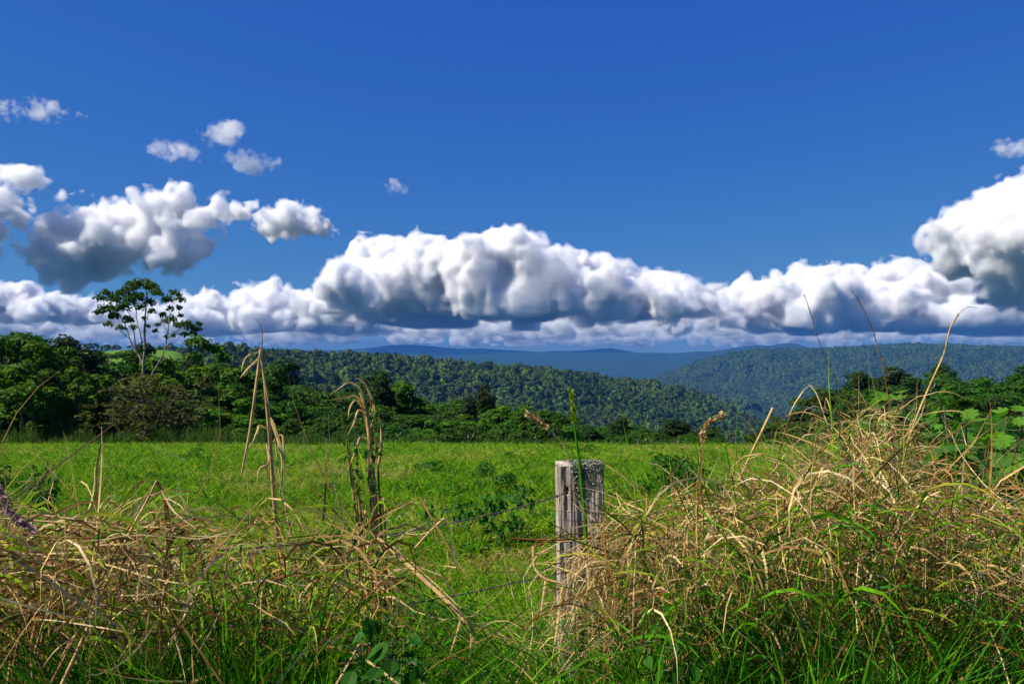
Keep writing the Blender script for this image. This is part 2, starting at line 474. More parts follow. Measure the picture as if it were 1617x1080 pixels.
# near ground: pasture and the verge the camera stands on
gx = np.linspace(-62, 62, 249); gy = np.concatenate([np.linspace(-20, 12, 60), np.linspace(12.6, 56, 90)])
GX, GY = np.meshgrid(gx, gy, indexing='ij')
GZ = height(GX, GY) + 0.015 * fbm(GX * 2.0, GY * 2.0, 41, 3)
ids = np.arange(GX.size).reshape(GX.shape)
quads = np.stack([ids[:-1, :-1], ids[1:, :-1], ids[1:, 1:], ids[:-1, 1:]], -1).reshape(-1, 4)
pasture = link('ground', np_mesh('ground', np.stack([GX, GY, GZ], -1).reshape(-1, 3), quads, [M_turf], smooth=True))
tag(pasture, kind='structure')

# everything beyond, out past the horizon, in one polar sheet
th = np.concatenate([np.radians(np.linspace(-180, -46, 22)[:-1]), np.radians(np.linspace(-46, 46, 330)), np.radians(np.linspace(46, 180, 22)[1:])])
rr = np.concatenate([np.geomspace(40, 900, 90)[:-1], np.geomspace(900, 5200, 150)[:-1], np.geomspace(5200, 26000, 70)[:-1], np.geomspace(26000, 90000, 10)])
TH, RR = np.meshgrid(th, rr, indexing='ij')
ca = np.clip(TH, -math.radians(46), math.radians(46))
HX = RR * np.sin(ca); HY = RR * np.cos(ca)
TZ = height(HX, HY)
near_gap = np.clip((58 - RR) / 10.0, 0, 1)
TZ = TZ - 0.5 * near_gap
behind = np.abs(TH) > math.radians(46.5)
TZ = np.where(behind, np.minimum(TZ, -2.0), TZ)
ids = np.arange(TH.size).reshape(TH.shape)
quads = np.stack([ids[:-1, :-1], ids[:-1, 1:], ids[1:, 1:], ids[1:, :-1]], -1).reshape(-1, 4)
hills = link('hills', np_mesh('hills', np.stack([RR * np.sin(TH), RR * np.cos(TH), TZ], -1).reshape(-1, 3), quads[:, ::-1], [M_hill], smooth=True))
tag(hills, kind='structure')
UU = HX / np.maximum(HY, 1.0)
meadow = np.clip((u_of(345) - UU) / 0.02, 0, 1) * np.clip((HY - 230) / 60, 0, 1) * np.clip((620 - HY) / 60, 0, 1)
ma = hills.data.attributes.new("meadow", 'FLOAT', 'POINT'); ma.data.foreach_set("value", meadow.astype(np.float32).ravel())

# air: pale haze over the whole valley, under the clouds
M_haze, zn, zl = new_mat("valley_haze")
z_out = zn.new("ShaderNodeOutputMaterial"); z_v = zn.new("ShaderNodeVolumePrincipled")
HAZE_DENSITY = 0.85e-4
z_v.inputs["Color"].default_value = (0.06, 0.23, 0.64, 1)
z_v.inputs["Density"].default_value = HAZE_DENSITY
zl.new(z_v.outputs[0], z_out.inputs["Volume"])
hz = [(-22000, -1500, -450), (22000, -1500, -450), (22000, 15000, -450), (-22000, 15000, -450)]
hv = hz + [(a, b, 235.0) for a, b, c in hz]
haze = link('haze', np_mesh('haze', hv, np.array([(0, 3, 2, 1), (4, 5, 6, 7), (0, 1, 5, 4), (1, 2, 6, 5), (2, 3, 7, 6), (3, 0, 4, 7)]), [M_haze]))
tag(haze, kind='stuff')
# ------------------------------------------------------------------ leaves, crowns and the far forest
def leaf_material(name, dark, light, hue_var=0.045, trans=0.35, rough=0.62, tint=(1.0, 1.0, 0.6), spec=0.15, stand=None):
    m, n, l = new_mat(name)
    out = n.new("ShaderNodeOutputMaterial")
    geo = n.new("ShaderNodeNewGeometry"); oi = n.new("ShaderNodeObjectInfo")
    ramp = n.new("ShaderNodeValToRGB")
    ramp.color_ramp.elements[0].position = 0.0; ramp.color_ramp.elements[0].color = (*dark, 1)
    ramp.color_ramp.elements[1].position = 1.0; ramp.color_ramp.elements[1].color = (*light, 1)
    add = n.new("ShaderNodeMath"); add.operation = 'MULTIPLY_ADD'; add.inputs[1].default_value = 0.65
    sc = n.new("ShaderNodeMath"); sc.operation = 'MULTIPLY'; sc.inputs[1].default_value = 0.35
    l.new(oi.outputs["Random"], sc.inputs[0]); l.new(geo.outputs["Random Per Island"], add.inputs[0]); l.new(sc.outputs[0], add.inputs[2])
    if stand:                                              # stands of differing species across the slope
        nz = n.new("ShaderNodeTexNoise"); nz.inputs["Scale"].default_value = stand; nz.inputs["Detail"].default_value = 3
        l.new(oi.outputs["Location"], nz.inputs["Vector"])
        mm = n.new("ShaderNodeMath"); mm.operation = 'MULTIPLY_ADD'; mm.inputs[1].default_value = 1.5; mm.inputs[2].default_value = -0.75
        l.new(nz.outputs[0], mm.inputs[0])
        ad = n.new("ShaderNodeMath"); ad.operation = 'ADD'; l.new(add.outputs[0], ad.inputs[0]); l.new(mm.outputs[0], ad.inputs[1])
        l.new(ad.outputs[0], ramp.inputs[0])
        sc.inputs[1].default_value = 0.75; add.inputs[1].default_value = 0.25
    else:
        l.new(add.outputs[0], ramp.inputs[0])
    hs = n.new("ShaderNodeHueSaturation")
    mr = n.new("ShaderNodeMapRange"); mr.inputs["To Min"].default_value = 0.5 - hue_var; mr.inputs["To Max"].default_value = 0.5 + hue_var * 0.15
    l.new(oi.outputs["Random"], mr.inputs[0]); l.new(mr.outputs[0], hs.inputs["Hue"]); l.new(ramp.outputs[0], hs.inputs["Color"])
    b = n.new("ShaderNodeBsdfPrincipled"); b.inputs["Roughness"].default_value = rough; b.inputs["Specular IOR Level"].default_value = spec
    t = n.new("ShaderNodeBsdfTranslucent")
    tm = n.new("ShaderNodeMix"); tm.data_type = 'RGBA'; tm.blend_type = 'MULTIPLY'; tm.inputs[0].default_value = 1.0
    tm.inputs[7].default_value = (tint[0] * 1.4, tint[1] * 1.5, tint[2], 1)
    l.new(hs.outputs[0], b.inputs["Base Color"]); l.new(hs.outputs[0], tm.inputs[6]); l.new(tm.outputs[2], t.inputs["Color"])
    mx = n.new("ShaderNodeMixShader"); mx.inputs[0].default_value = trans
    l.new(b.outputs[0], mx.inputs[1]); l.new(t.outputs[0], mx.inputs[2]); l.new(mx.outputs[0], out.inputs["Surface"])
    return m


def plain_material(name, c1, c2, scale=8.0, rough=0.85, stretch=(1, 1, 1), bump=0.3, spec=0.2):
    m, n, l = new_mat(name)
    out = n.new("ShaderNodeOutputMaterial"); b = n.new("ShaderNodeBsdfPrincipled")
    b.inputs["Roughness"].default_value = rough; b.inputs["Specular IOR Level"].default_value = spec
    tc = n.new("ShaderNodeTexCoord"); mp = n.new("ShaderNodeMapping"); mp.inputs["Scale"].default_value = stretch
    nz = n.new("ShaderNodeTexNoise"); nz.inputs["Scale"].default_value = scale; nz.inputs["Detail"].default_value = 6
    r = n.new("ShaderNodeValToRGB"); r.color_ramp.elements[0].position = 0.3; r.color_ramp.elements[1].position = 0.7
    r.color_ramp.elements[0].color = (*c1, 1); r.color_ramp.elements[1].color = (*c2, 1)
    l.new(tc.outputs["Object"], mp.inputs[0]); l.new(mp.outputs[0], nz.inputs["Vector"]); l.new(nz.outputs[0], r.inputs[0]); l.new(r.outputs[0], b.inputs["Base Color"])
    if bump:
        bp = n.new("ShaderNodeBump"); bp.inputs["Strength"].default_value = bump; bp.inputs["Distance"].default_value = 0.01
        l.new(nz.outputs[0], bp.inputs["Height"]); l.new(bp.outputs[0], b.inputs["Normal"])
    l.new(b.outputs[0], out.inputs["Surface"])
    return m


def leaf_cloud(centres, radii, n_each, size, rng, squash=0.75, up=0.35, aspect=0.5, fold=0.25, inner=0.25):
    """Leaf-sized folded quads spread over the outside of many small clumps. Returns vertices (n,3) and quads."""
    V = []
    for c, r in zip(centres, radii):
        k = max(3, int(n_each * (r / np.mean(radii)) ** 2))
        d = rng.normal(size=(k, 3)); d /= np.linalg.norm(d, axis=1)[:, None]
        d[:, 2] = np.where(d[:, 2] < -0.45, -d[:, 2] * 0.6, d[:, 2])
        rad = r * (inner + (1 - inner) * rng.random((k, 1)) ** 0.45)
        p = c + d * rad * np.array([1, 1, squash])
        nrm = d + np.array([0, 0, up]) + rng.normal(scale=0.45, size=(k, 3)); nrm /= np.linalg.norm(nrm, axis=1)[:, None]
        a = np.cross(nrm, rng.normal(size=(k, 3))); a /= np.linalg.norm(a, axis=1)[:, None]
        b = np.cross(nrm, a)
        s = size * rng.uniform(0.6, 1.4, (k, 1))
        tip = p + a * s - nrm * s * fold
        base = p - a * s * 0.8 - nrm * s * fold * 0.4
        V.append(np.stack([base, p + b * s * aspect, tip, p - b * s * aspect], 1))
    V = np.concatenate(V)
    n = len(V)
    return V.reshape(-1, 3), np.arange(n * 4).reshape(-1, 4)


def tubes(paths, sides=6):
    """Tapered limbs: paths is a list of (points, radii)."""
    V, Fq = [], []
    off = 0
    for P, R in paths:
        P = np.asarray(P, float); R = np.asarray(R, float)
        T = np.gradient(P, axis=0); T /= np.linalg.norm(T, axis=1)[:, None] + 1e-9
        ref = np.array([0.0, 0.0, 1.0]) if abs(T[0][2]) < 0.8 else np.array([1.0, 0.0, 0.0])
        A = np.cross(T, ref); A /= np.linalg.norm(A, axis=1)[:, None] + 1e-9
        B = np.cross(T, A)
        an = np.arange(sides) * 2 * math.pi / sides
        ring = P[:, None, :] + R[:, None, None] * (A[:, None, :] * np.cos(an)[None, :, None] + B[:, None, :] * np.sin(an)[None, :, None])
        V.append(ring.reshape(-1, 3))
        k = len(P)
        i = np.arange(k - 1)[:, None] * sides + np.arange(sides)[None, :]
        j = np.arange(k - 1)[:, None] * sides + (np.arange(sides)[None, :] + 1) % sides
        Fq.append(np.stack([i, j, j + sides, i + sides], -1).reshape(-1, 4) + off)
        off += k * sides
    return np.concatenate(V), np.concatenate(Fq)


def bend_path(a, b, rng, k=6, wob=0.08, sag=0.0):
    a = np.asarray(a, float); b = np.asarray(b, float)
    t = np.linspace(0, 1, k)[:, None]
    L = np.linalg.norm(b - a)
    p = a + (b - a) * t
    w = rng.normal(size=(k, 3)) * wob * L; w[0] = 0; w[-1] = 0
    p = p + w * np.sin(t * math.pi) + np.array([0, 0, sag * L]) * np.sin(t * math.pi)
    return p


M_leaf = leaf_material("tree_leaves", (0.006, 0.036, 0.004), (0.045, 0.140, 0.006))
M_leaf_bright = leaf_material("young_leaves", (0.014, 0.070, 0.005), (0.080, 0.205, 0.008), trans=0.42)
M_leaf_dark = leaf_material("dark_leaves", (0.006, 0.026, 0.005), (0.024, 0.072, 0.008), trans=0.25)
M_leaf_dry = leaf_material("brownish_leaves", (0.030, 0.040, 0.010), (0.090, 0.095, 0.022), hue_var=0.03)
M_bark = plain_material("pale_bark", (0.13, 0.115, 0.09), (0.30, 0.28, 0.23), 6.0, stretch=(1, 1, 0.3))
M_bark_dark = plain_material("dark_bark", (0.035, 0.028, 0.020), (0.09, 0.075, 0.05), 6.0, stretch=(1, 1, 0.3))


# --- canopy trees for the distant slopes (about ten picture elements across or less)
def canopy_proto(name, seed, r, mat):
    rng = np.random.default_rng(seed)
    k = 7
    ang = rng.uniform(0, 2 * math.pi, k); rd = np.sqrt(rng.random(k)) * r * 0.6
    C = np.stack([np.cos(ang) * rd, np.sin(ang) * rd, rng.uniform(-0.05, 0.5, k) * r + r * 0.3], 1)
    V, Fc = leaf_cloud(C, rng.uniform(0.35, 0.6, k) * r, 26, r * 0.16, rng, squash=0.8, up=0.4, aspect=0.8, inner=0.6)
    # a solid dark heart so that the slope does not shine through
    u_, v_ = np.meshgrid(np.linspace(0, 2 * math.pi, 8, endpoint=False), np.linspace(0.25, math.pi - 0.15, 5), indexing='ij')
    rad = r * (0.72 + 0.1 * rng.normal(size=u_.shape))
    S = np.stack([np.cos(u_) * np.sin(v_) * rad, np.sin(u_) * np.sin(v_) * rad, np.cos(v_) * rad * 0.85 + r * 0.2], -1)
    idx = np.arange(40).reshape(8, 5); nx = np.roll(idx, -1, axis=0)
    Q = np.stack([idx[:, :-1], idx[:, 1:], nx[:, 1:], nx[:, :-1]], -1).reshape(-1, 4)
    o_ = bpy.data.objects.new(name, np_mesh(name, np.concatenate([V, S.reshape(-1, 3)]), np.concatenate([Fc, Q + len(V)]), [mat]))
    return o_


M_far = leaf_material("forest_canopy", (0.008, 0.038, 0.009), (0.080, 0.148, 0.018), hue_var=0.05, trans=0.15, stand=0.012)
protos = bpy.data.collections.new("canopy_kinds")
for i_ in range(5):
    protos.objects.link(canopy_proto("canopy_tree", 300 + i_, 1.0, M_far))
emergent_rng = np.random.default_rng(5)


def scatter_nodes(name, coll, mat=None):
    ng = bpy.data.node_groups.new(name, "GeometryNodeTree")
    ng.interface.new_socket("Geometry", in_out='INPUT', socket_type='NodeSocketGeometry')
    ng.interface.new_socket("Geometry", in_out='OUTPUT', socket_type='NodeSocketGeometry')
    N, L = ng.nodes, ng.links
    gi = N.new("NodeGroupInput"); go = N.new("NodeGroupOutput")
    ci = N.new("GeometryNodeCollectionInfo"); ci.inputs["Collection"].default_value = coll
    ci.inputs["Separate Children"].default_value = True; ci.inputs["Reset Children"].default_value = True
    ip = N.new("GeometryNodeInstanceOnPoints"); ip.inputs["Pick Instance"].default_value = True

    def attr(nm, typ):
        a = N.new("GeometryNodeInputNamedAttribute"); a.data_type = typ; a.inputs["Name"].default_value = nm
        return a.outputs["Attribute"]
    L.new(gi.outputs[0], ip.inputs["Points"]); L.new(ci.outputs[0], ip.inputs["Instance"])
    L.new(attr("pick", 'INT'), ip.inputs["Instance Index"])
    rot = N.new("FunctionNodeEulerToRotation")
    L.new(attr("rot", 'FLOAT_VECTOR'), rot.inputs[0]); L.new(rot.outputs[0], ip.inputs["Rotation"])
    L.new(attr("size", 'FLOAT_VECTOR'), ip.inputs["Scale"])
    L.new(ip.outputs[0], go.inputs[0])
    return ng


def scatter(name, P, rot, size, pick, coll):
    me = bpy.data.meshes.new(name)
    me.vertices.add(len(P)); me.vertices.foreach_set("co", np.asarray(P, np.float32).ravel())
    for nm, typ, arr in (("rot", 'FLOAT_VECTOR', rot), ("size", 'FLOAT_VECTOR', size)):
        a = me.attributes.new(nm, typ, 'POINT'); a.data.foreach_set("vector", np.asarray(arr, np.float32).ravel())
    a = me.attributes.new("pick", 'INT', 'POINT'); a.data.foreach_set("value", np.asarray(pick, np.int32))
    me.update()
    o = link(name, me)
    md = o.modifiers.new("scatter", 'NODES'); md.node_group = scatter_nodes(name + "_scatter", coll)
    return o


def slope_forest(name, u0, u1, v0, v1, n, r_lo, r_hi, seed, keep=None):
    rng = np.random.default_rng(seed)
    v = np.sqrt(rng.uniform(v0 ** 2, v1 ** 2, n)); u = rng.uniform(u0, u1, n)
    x = u * v
    if keep is not None:
        k = keep(u, v); u, v, x = u[k], v[k], x[k]
    n = len(v)
    z = height(x, v)
    r = r_lo + (r_hi - r_lo) * rng.random(n) ** 2.0 * (1 + 0.4 * vnoise(x / 90.0, v / 90.0, 77))
    tall = r * rng.uniform(0.7, 1.7, n)
    P = np.stack([x, v, z + rng.uniform(0.0, 8.0, n)], 1)
    size = np.stack([r, r, tall], 1)
    rot = np.stack([rng.normal(scale=0.1, size=n), rng.normal(scale=0.1, size=n), rng.uniform(0, 6.28, n)], 1)
    o = scatter(name, P, rot, size, rng.integers(0, 5, n), protos)
    tag(o, kind='stuff')
    return o


tag(slope_forest('forest', u_of(230), u_of(1420), 640, 1640, 30000, 3.6, 8.2, 1, keep=lambda u, v: v < 1120 + 450 * np.clip((u - u_of(330)) / 0.75, 0, 1)),
    'dense rainforest canopy covering the near ridge')
tag(slope_forest('forest', u_of(940), u_of(1760), 2500, 4750, 52000, 9.0, 14.0, 2), 'hazy blue-green rainforest over the far range')
# ------------------------------------------------------------------ trees and shrubs beyond the pasture
def ground_z(x, y):
    return float(height(np.array([float(x)]), np.array([float(y)]))[0])


def tree_proto(kind, seed):
    """Returns (trunk mesh, crown mesh, nominal height). Every kind has its own limbs and habit."""
    rng = np.random.default_rng(seed)
    paths = []
    C, R = [], []
    if kind == 'broad':                                   # rounded crown on forking limbs
        H = 6.0
        paths.append((bend_path((0, 0, -1.0), (0.2, 0.1, 2.6), rng, 5, 0.04), np.linspace(0.20, 0.13, 5)))
        for k in range(9):
            a = k * 2.4 + rng.uniform(-0.4, 0.4); rad = rng.uniform(0.9, 2.3); zt = rng.uniform(2.4, 5.3) - rad * 0.35
            tip = np.array([math.cos(a) * rad, math.sin(a) * rad, zt])
            paths.append((bend_path((0.1, 0.05, rng.uniform(1.2, 2.5)), tip, rng, 5, 0.07, 0.05), np.linspace(0.09, 0.03, 5)))
            for q in range(5):
                C.append(tip + rng.normal(scale=(0.6, 0.6, 0.35))); R.append(rng.uniform(0.45, 0.85))
        n, size, mat, sq, up = 130, 0.13, M_leaf, 0.62, 0.45
    elif kind == 'bright':                                # shrubby, bright young leaves in upright sprays
        H = 4.5
        for k in range(11):
            a = k * 2.4; rad = rng.uniform(0.3, 1.9)
            tip = np.array([math.cos(a) * rad, math.sin(a) * rad, rng.uniform(1.6, 4.2) - rad * 0.4])
            paths.append((bend_path((0, 0, -0.8), tip, rng, 6, 0.06, -0.05), np.linspace(0.08, 0.02, 6)))
            for q in range(5):
                C.append(tip + rng.normal(scale=(0.45, 0.45, 0.5))); R.append(rng.uniform(0.3, 0.62))
        n, size, mat, sq, up = 120, 0.135, M_leaf_bright, 0.85, 0.25
    elif kind == 'dark':                                  # dense, upright and dark
        H = 6.5
        paths.append((bend_path((0, 0, -1.0), (0.1, 0.0, 5.2), rng, 6, 0.03), np.linspace(0.18, 0.05, 6)))
        for k in range(40):
            z = rng.uniform(0.9, 6.1)
            rad = (1.55 - abs(z - 3.0) * 0.34) * rng.uniform(0.35, 1.0)
            a = rng.uniform(0, 6.28)
            C.append(np.array([math.cos(a) * rad, math.sin(a) * rad, z])); R.append(rng.uniform(0.45, 0.8))
            if k % 4 == 0: paths.append((bend_path((0, 0, z * 0.7), C[-1], rng, 4, 0.05), np.linspace(0.05, 0.02, 4)))
        n, size, mat, sq, up = 135, 0.125, M_leaf_dark, 0.75, 0.3
    elif kind == 'layered':                               # flat spreading tiers, light underneath
        H = 5.0
        paths.append((bend_path((0, 0, -1.0), (0.1, 0.2, 2.4), rng, 5, 0.05), np.linspace(0.16, 0.10, 5)))
        for k in range(10):
            a = k * 2.4; rad = rng.uniform(1.0, 3.0); z = 4.6 - rad * 0.55 - rng.uniform(0, 1.0)
            tip = np.array([math.cos(a) * rad, math.sin(a) * rad, z])
            paths.append((bend_path((0.1, 0.1, rng.uniform(1.4, 2.4)), tip, rng, 5, 0.05, 0.08), np.linspace(0.07, 0.02, 5)))
            for q in range(6):
                C.append(tip + rng.normal(scale=(0.75, 0.75, 0.13))); R.append(rng.uniform(0.4, 0.8))
        n, size, mat, sq, up = 110, 0.12, M_leaf, 0.32, 0.8
    elif kind == 'mound':                                 # low round bush down to the ground
        H = 2.6
        for k in range(7):
            a = k * 2.4; rad = rng.uniform(0.2, 1.5)
            paths.append((bend_path((0, 0, -0.6), (math.cos(a) * rad, math.sin(a) * rad, 1.6), rng, 5, 0.06), np.linspace(0.05, 0.02, 5)))
        for k in range(46):
            a = rng.uniform(0, 6.28); rad = 1.8 * math.sqrt(rng.random())
            C.append(np.array([math.cos(a) * rad, math.sin(a) * rad, rng.uniform(0.2, 1.0) * 2.2 * math.sqrt(max(0.05, 1 - (rad / 2.1) ** 2))])); R.append(rng.uniform(0.28, 0.5))
        n, size, mat, sq, up = 85, 0.095, M_leaf, 0.8, 0.35
    elif kind == 'twiggy':                                # brownish half-bare thicket
        H = 3.4
        for k in range(60):
            a = rng.uniform(0, 6.28); rad = rng.uniform(0.2, 2.0)
            tip = np.array([math.cos(a) * rad, math.sin(a) * rad, rng.uniform(1.2, 3.4)])
            paths.append((bend_path((rng.normal(scale=.4), rng.normal(scale=.4), -0.5), tip, rng, 5, 0.09), np.linspace(0.028, 0.008, 5)))
            C.append(tip); R.append(rng.uniform(0.2, 0.42))
            C.append(tip * np.array([1, 1, 0.6])); R.append(rng.uniform(0.2, 0.42))
        n, size, mat, sq, up = 24, 0.085, M_leaf_dry, 0.9, 0.2
    V, Fc = leaf_cloud(np.array(C), np.array(R), n, size, rng, squash=sq, up=up, aspect=0.55)
    tv, tf = tubes(paths, 6)
    trunk = np_mesh(kind + '_trunk', tv, tf, [M_bark_dark if kind in ('dark', 'twiggy', 'broad') else M_bark], smooth=True)
    crown = np_mesh(kind + '_crown', V, Fc, [mat])
    return trunk, crown, H


TREE_KINDS = {}
for kind_, seeds_ in (('broad', (1, 2, 3)), ('bright', (4, 5, 6)), ('dark', (7, 8)), ('layered', (9, 10)), ('mound', (11, 12)), ('twiggy', (13,))):
    TREE_KINDS[kind_] = [tree_proto(kind_, 500 + s_) for s_ in seeds_]
KIND_NAME = {'broad': 'broadleaf_tree', 'bright': 'leafy_shrub', 'dark': 'dark_tree', 'layered': 'spreading_tree', 'mound': 'round_bush', 'twiggy': 'twiggy_bush'}
tree_rng = random.Random(4242)


def place_tree(kind, px, top_row, d, label, group=None, variant=None, widen=1.0, sink=0.0):
    """Stands a tree of this kind d metres ahead so that its top reaches the given photo row."""
    trunk, crown, H = TREE_KINDS[kind][tree_rng.randrange(len(TREE_KINDS[kind])) if variant is None else variant]
    top = at(px, top_row, d)
    gz = ground_z(top.x, d) - 0.05 - sink
    s = max(0.3, (top.z - gz) / H)
    root = bpy.data.objects.new(KIND_NAME[kind], None)
    root.empty_display_size = 0.3
    COL.objects.link(root)
    root.location = (top.x, d, gz)
    root.rotation_euler = (0, 0, tree_rng.uniform(0, 6.28))
    w = s * widen
    root.scale = (w, w, s)
    tag(root, label, 'bush' if kind in ('mound', 'twiggy', 'bright') else 'tree', group)
    link('trunk' if kind not in ('mound', 'twiggy', 'bright') else 'stems', trunk, root)
    link('crown', crown, root)
    return root


# --- the ones the photograph lets one point at
place_tree('broad', -8, 466, 55, 'tallest dense dark-green tree, standing at the pasture corner beside the frame edge', widen=0.95, variant=0)
place_tree('broad', 34, 508, 57, 'dense tree with one loose upper limb, just beside the tallest corner tree', widen=0.8, variant=1)
place_tree('bright', 62, 556, 51, 'big bright-leaved shrub lit by sun under the tall corner tree', widen=1.25, variant=0)
place_tree('bright', 104, 590, 50, 'bright young shrub with pale upright leaf sprays next to the thicket', widen=1.1, variant=1)
place_tree('dark', 96, 526, 62, 'dark tree with a knobbly top standing behind the bright sunlit shrub', widen=1.2, variant=0)
place_tree('dark', 128, 548, 66, 'lower dark tree between the bright sunlit shrub and the thin bare-trunked tree', widen=1.3, variant=1)
place_tree('twiggy', 246, 598, 50, 'reddish-brown half-bare thicket at the foot of the thin bare-trunked tree', widen=1.6, variant=0)
place_tree('mound', 850, 640, 52, 'large round dark-green bush on the pasture edge behind the fence post', widen=1.25, variant=0)
place_tree('dark', 601, 588, 72, 'narrow dark tree poking up against the forested ridge, behind the tall dry grass bundle', widen=0.8, variant=0)
place_tree('dark', 768, 607, 74, 'dark pointed tree, highest in the dip before the forested ridge', widen=0.75, variant=1)
place_tree('dark', 742, 622, 70, 'second dark pointed tree close beside the highest in the dip', widen=0.8, variant=0)
place_tree('layered', 1450, 572, 84, 'spreading dark tree with domed crown, highest above the castor shrub', widen=1.1, variant=0)
place_tree('layered', 1556, 580, 80, 'flat-topped dark tree against the blue range near the frame edge', widen=1.15, variant=1)
place_tree('broad', 1594, 584, 78, 'dense round-headed tree at the frame edge beside the flat-topped one', widen=1.1, variant=2)

for px_, row_, kd_, d_, lb_ in ((166, 556, 'broad', 76, 'round green tree just below the bright knoll, before the thin bare-trunked tree'), (192, 560, 'layered', 72, 'tiered tree directly behind the slanting limb of the thin tree'),
                               (268, 552, 'broad', 78, 'round green tree behind the second stem of the thin tree'), (306, 556, 'bright', 70, 'light-green shrub between the thin tree and the tallest dry stalk'),
                               (352, 560, 'broad', 82, 'mid-green tree just before the forested ridge begins, beside the knoll')):
    place_tree(kd_, px_, row_ - 10, d_, lb_, widen=1.3)

# --- the mixed belt between them, individually planted in rows of depth
SKY = [(-120, 500), (0, 520), (60, 548), (110, 538), (150, 544), (220, 546), (330, 546), (400, 552), (440, 562), (520, 575), (560, 586), (590, 592), (620, 600),
       (680, 602), (760, 612), (820, 628), (860, 640), (900, 656), (960, 662), (1010, 660), (1060, 656), (1110, 676), (1150, 700), (1190, 686),
       (1240, 656), (1290, 622), (1340, 596), (1380, 580), (1430, 572), (1500, 580), (1540, 582), (1600, 584), (1760, 588)]
belt = [(118, 1.00, 30, ('dark', 'broad', 'broad', 'layered')), (92, 1.0, 30, ('broad', 'dark', 'layered', 'broad')), (74, 0.86, 26, ('broad', 'bright', 'layered', 'dark')),
        (62, 0.62, 26, ('bright', 'broad', 'mound', 'bright')), (54, 0.36, 30, ('mound', 'bright', 'mound', 'bright', 'mound'))]
BELT_LABEL = {
    'broad': 'one of the rounded mid-green trees crowding the belt beyond the pasture',
    'bright': 'one of the leafy light-green shrubs filling the belt beyond the pasture',
    'dark': 'one of the dense dark trees packed into the belt beyond the pasture',
    'layered': 'one of the spreading tiered trees scattered in the belt beyond the pasture',
    'mound': 'one of the low rounded bushes lining the far edge of the pasture',
    'twiggy': 'one of the brown twiggy bushes lining the far edge of the pasture'}
belt_trees = []
for bi_, (d_, frac_, n_, kinds_) in enumerate(belt):
    for k_ in range(n_):
        px_ = -110 + 1860 * (k_ + tree_rng.uniform(0.1, 0.9)) / n_
        sky_row = float(np.interp(px_, [s[0] for s in SKY], [s[1] for s in SKY]))
        base_row = 560 + (EYE + 3.9) / 50 * F_PX
        if 1130 < px_ < 1210 and frac_ > 0.7: continue
        row_ = base_row + (sky_row - base_row) * frac_ + tree_rng.uniform(-8, 8)
        dd_ = d_ * tree_rng.uniform(0.95, 1.06)
        if dd_ < 51: dd_ = 51 + tree_rng.random()
        kd_ = kinds_[tree_rng.randrange(len(kinds_))]
        if px_ > 1150 and kd_ == 'broad' and tree_rng.random() < 0.5: kd_ = 'dark'
        if px_ > 880 and kd_ == 'bright' and tree_rng.random() < 0.7: kd_ = 'dark'
        if 900 < px_ < 1180 and d_ < 70: kd_ = tree_rng.choice(('mound', 'dark', 'dark'))
        if kd_ == 'mound' and d_ > 70: kd_ = 'broad'
        gz_ = ground_z(ray(px_, 600).x * dd_, dd_)
        hgt_ = at(px_, row_, dd_).z - gz_
        if hgt_ < 0.8: continue
        H_ = TREE_KINDS[kd_][0][2]
        wid_ = tree_rng.uniform(0.95, 1.4) * min(1.6, max(1.0, 1.25 * H_ / max(hgt_, 2.0)))
        grp_ = {'broad': 'rounded trees in the belt', 'bright': 'light-green shrubs in the belt', 'dark': 'dark trees in the belt', 'layered': 'tiered trees in the belt',
                'mound': 'low bushes on the pasture edge', 'twiggy': 'twiggy bushes on the pasture edge'}[kd_]
        belt_trees.append((place_tree(kd_, px_, row_, dd_, BELT_LABEL[kd_], grp_, widen=wid_), px_, bi_, kd_, hgt_))

PLACES = [(0, 'outside the corner tree'), (70, 'under the tallest corner tree'), (120, 'beside the big bright sunlit shrub'), (190, 'on the near side of the thin bare-trunked tree'),
          (250, 'directly below the thin bare-trunked tree'), (330, 'between the thin tree and the snapped dry stalk'), (400, 'behind the leaning snapped stalk'), (450, 'behind the tallest dry stalk'),
          (520, 'between the tallest dry stalk and the dry bundle'), (600, 'behind the upright dry grass bundle'), (660, 'just past the dry grass bundle'), (720, 'below the middle of the forested ridge'),
          (790, 'around the two pointed dark trees'), (850, 'before the large round pasture-edge bush'), (900, 'around the large round pasture-edge bush'), (960, 'straight above the fence post'),
          (1040, 'just past the fence post'), (1120, 'behind the fuzzy upright seed head'), (1200, 'where the belt dips to the valley'), (1280, 'behind the pale cut stalk'),
          (1350, 'behind the near shoulder of the straw clump'), (1420, 'behind the peak of the straw clump'), (1490, 'behind the slim young plant'), (1560, 'above the middle of the castor shrub'),
          (1640, 'above the castor shrub by the frame edge'), (9999, 'outside the frame past the castor shrub')]


def place_words(px):
    return next(w for lim, w in PLACES if px < lim)


ROWS_ = ('back row', 'fourth row', 'middle row', 'second row', 'front row')
LOOK_ = {'broad': 'rounded mid-green tree', 'bright': 'light-green leafy shrub', 'dark': 'dense dark tree', 'layered': 'spreading tiered tree', 'mound': 'low rounded bush', 'twiggy': 'brown twiggy bush'}
by_label = {}
for o_, px_, bi_, kd_, h_ in belt_trees:
    by_label.setdefault('%s, %s, %s' % (LOOK_[kd_], ROWS_[bi_], place_words(px_)), []).append((h_, o_))
for lab_, lst_ in by_label.items():
    lst_.sort(key=lambda t: t[0])
    for i_, (h_, o_) in enumerate(lst_):
        o_['label'] = lab_ if len(lst_) == 1 else ('shorter ', 'taller ', 'tallest ')[min(i_, 2)] + lab_

